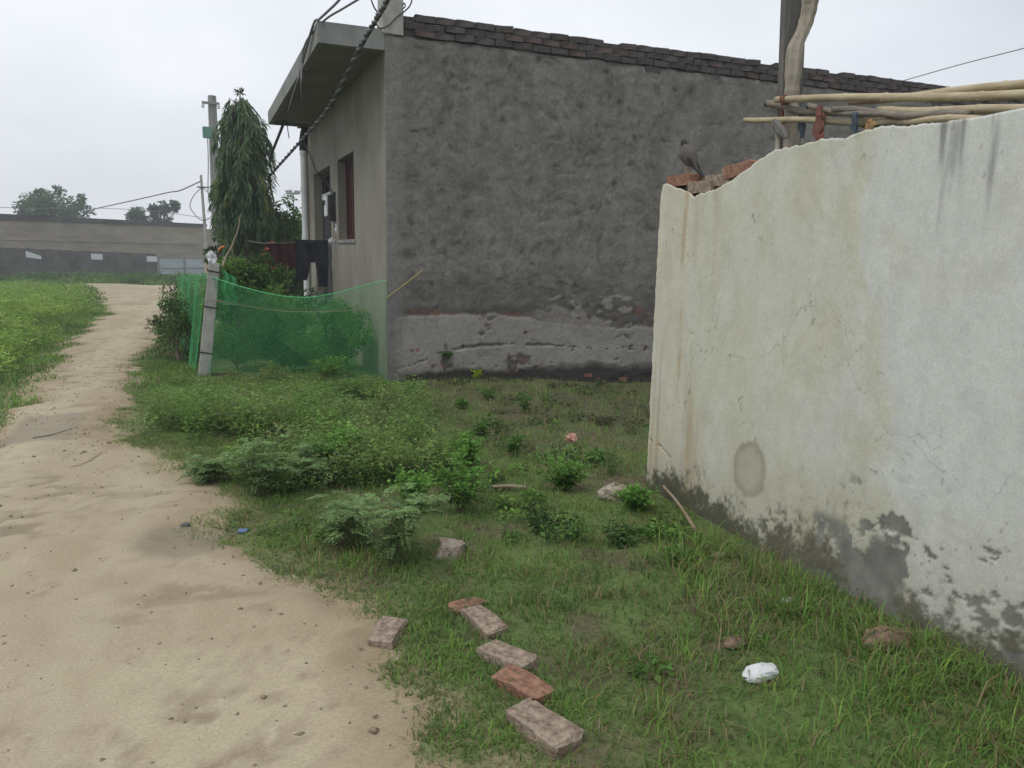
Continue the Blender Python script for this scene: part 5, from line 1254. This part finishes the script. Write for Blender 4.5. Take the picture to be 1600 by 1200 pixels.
def rock(name, px, py, s_, m, label, seed, sq=(1, .7, .6), cat='stone'):
    q = at(px, py, Z=0); return crumple(name, (q.x, q.y, gz1(q.x, q.y) + s_*sq[2]*.55), s_, m, label, cat, seed, sq, 7, .13)
rock('stone', 960, 778, .10, M_stone, 'pale rough stone lying near the corner of the white wall', 11, (1.1, .7, .62))
rock('stone', 1122, 872, .035, M_stone, 'small flat stone at the mossy foot of the white wall', 12, (1.4, .7, .5))
rock('pebble', 40, 830, .022, M_stone, 'pale pebble on the open sandy track near the frame edge', 31)
rock('pebble', 180, 960, .02, M_rubble, 'small brown pebble on the sandy track closest to the viewer', 32)
rock('pebble', 205, 800, .018, M_stone, 'pale pebble on the track beside the flat stalk', 33)
rock('pebble', 290, 822, .026, mat('grey_pebble', (.12, .12, .12)), 'dark pebble beside the damp patch on the track', 13)
rock('blue_scrap', 380, 830, .022, M_blue, 'tiny blue plastic scrap in the grass by the track', 14, (1.5, 1, .5), 'litter')
rock('white_cup', 1188, 1058, .055, M_white, 'crushed white cup in the grass close to the viewer', 15, (1.5, .7, .6), 'litter')
rock('white_scrap', 1229, 942, .028, M_white, 'small white scrap at the dark foot of the wall', 16, (1.4, .6, .5), 'litter')
rock('rubble', 1385, 1010, .09, M_rubble, 'reddish lump of rubble at the peeling foot of the white wall', 17, (1.3, .8, .5))
rock('stone', 1148, 1010, .045, M_rubble, 'small earthy stone in the grass before the white wall', 18, (1.2, .8, .5))
q = at(892, 700, Z=0); crumple('pink_scrap', (q.x, q.y, gz1(q.x, q.y) + .09), .045, M_pink, 'crumpled pink scrap caught on dry stems over bare earth', 'litter', 19, (1.1, .7, .7), 9, .5)
def twig(name, pxs, r_, label, dz=.02, m=M_twig, cat='stick'):
    pts = []
    for x, y in pxs:
        q = at(x, y, Z=0); pts.append((q.x, q.y, gz1(q.x, q.y) + dz))
    return put(name, MB().tube(curve_pts(pts, 6), r_, 6), m, label=label, cat=cat)
twig('stick', [(111, 736), (135, 728), (160, 712)], .011, 'straight dry stick lying across the sandy track')
twig('stick', [(52, 690), (80, 685), (112, 676)], .016, 'dark twig lying on the square damp patch', m=M_bark)
twig('stick', [(1036, 778), (1058, 805), (1085, 850)], .009, 'pale twig leaning along the mossy corner of the white wall', .08)
twig('stick', [(770, 766), (795, 765), (822, 768)], .016, 'short weathered stick beside the hollow in the turf', .03)
twig('stick', [(193, 802), (225, 797), (250, 793)], .010, 'flat dry leaf stalk on the sandy track near the turf', .015)
for i, (x, y, lb) in enumerate([(882, 735, 'dry bent stem under the pink scrap'), (905, 735, 'second dry stem holding up the pink scrap'), (945, 735, 'tall dry stem arching over bare earth beside the pink scrap')]):
    q = at(x, y, Z=0); z_ = gz1(q.x, q.y)
    put('dry_stem', MB().tube(curve_pts([(q.x, q.y, z_), (q.x + .02, q.y, z_ + .09), (q.x + (.03 if i < 2 else -.05), q.y, z_ + (.13 if i < 2 else .27)), (q.x + (.03 if i < 2 else -.13), q.y, z_ + (.15 if i < 2 else .24))]), .004, 5), M_twig, label=lb, cat='stem')

# clods and crumbs strewn on the track
n = 2200; x = rng.uniform(-2, .8, n); y = rng.uniform(1.5, 12, n); k = path_sd(x, y) > .03; x, y = x[k], y[k]; n = len(x); s_ = rng.uniform(.003, .010, n) * (1 + (rng.uniform(0, 1, n) > .95) * 1.2)
oct_ = np.array([[1, 0, 0], [0, 1, 0], [-1, 0, 0], [0, -1, 0], [0, 0, .7], [0, 0, -.7]]); ft = np.array([[0, 1, 4], [1, 2, 4], [2, 3, 4], [3, 0, 4], [1, 0, 5], [2, 1, 5], [3, 2, 5], [0, 3, 5]])
v = (np.stack([x, y, gz(x, y) + .026], 1)[:, None, :] + oct_[None] * s_[:, None, None] * rng.uniform(.6, 1.4, (n, 6, 1)))
o = put('clods', mesh_np('clods', v.reshape(-1, 3), None, (ft[None] + (np.arange(n) * 6)[:, None, None]).reshape(-1, 3)), mat('clod', (.13, .10, .07), (.32, .26, .18), scale=30), kind='stuff', recentre=False)
setp(o, 'dry crumbs of earth strewn over the sandy track', 'gravel')

# ------------------------------------------------------------------ humid air
M_haze = bpy.data.materials.new('humid_air'); M_haze.use_nodes = True
hn = M_haze.node_tree.nodes; hn.clear()
ho = hn.new('ShaderNodeOutputMaterial'); hv = hn.new('ShaderNodeVolumePrincipled')
hv.inputs['Color'].default_value = (.92, .95, 1.0, 1); hv.inputs['Density'].default_value = 0.0022
M_haze.node_tree.links.new(hv.outputs['Volume'], ho.inputs['Volume'])
HAZE = True
if HAZE:
    put('haze', MB().box(-60, 60, -40, 130, -3.0, 10.5), M_haze, kind='stuff', recentre=False)
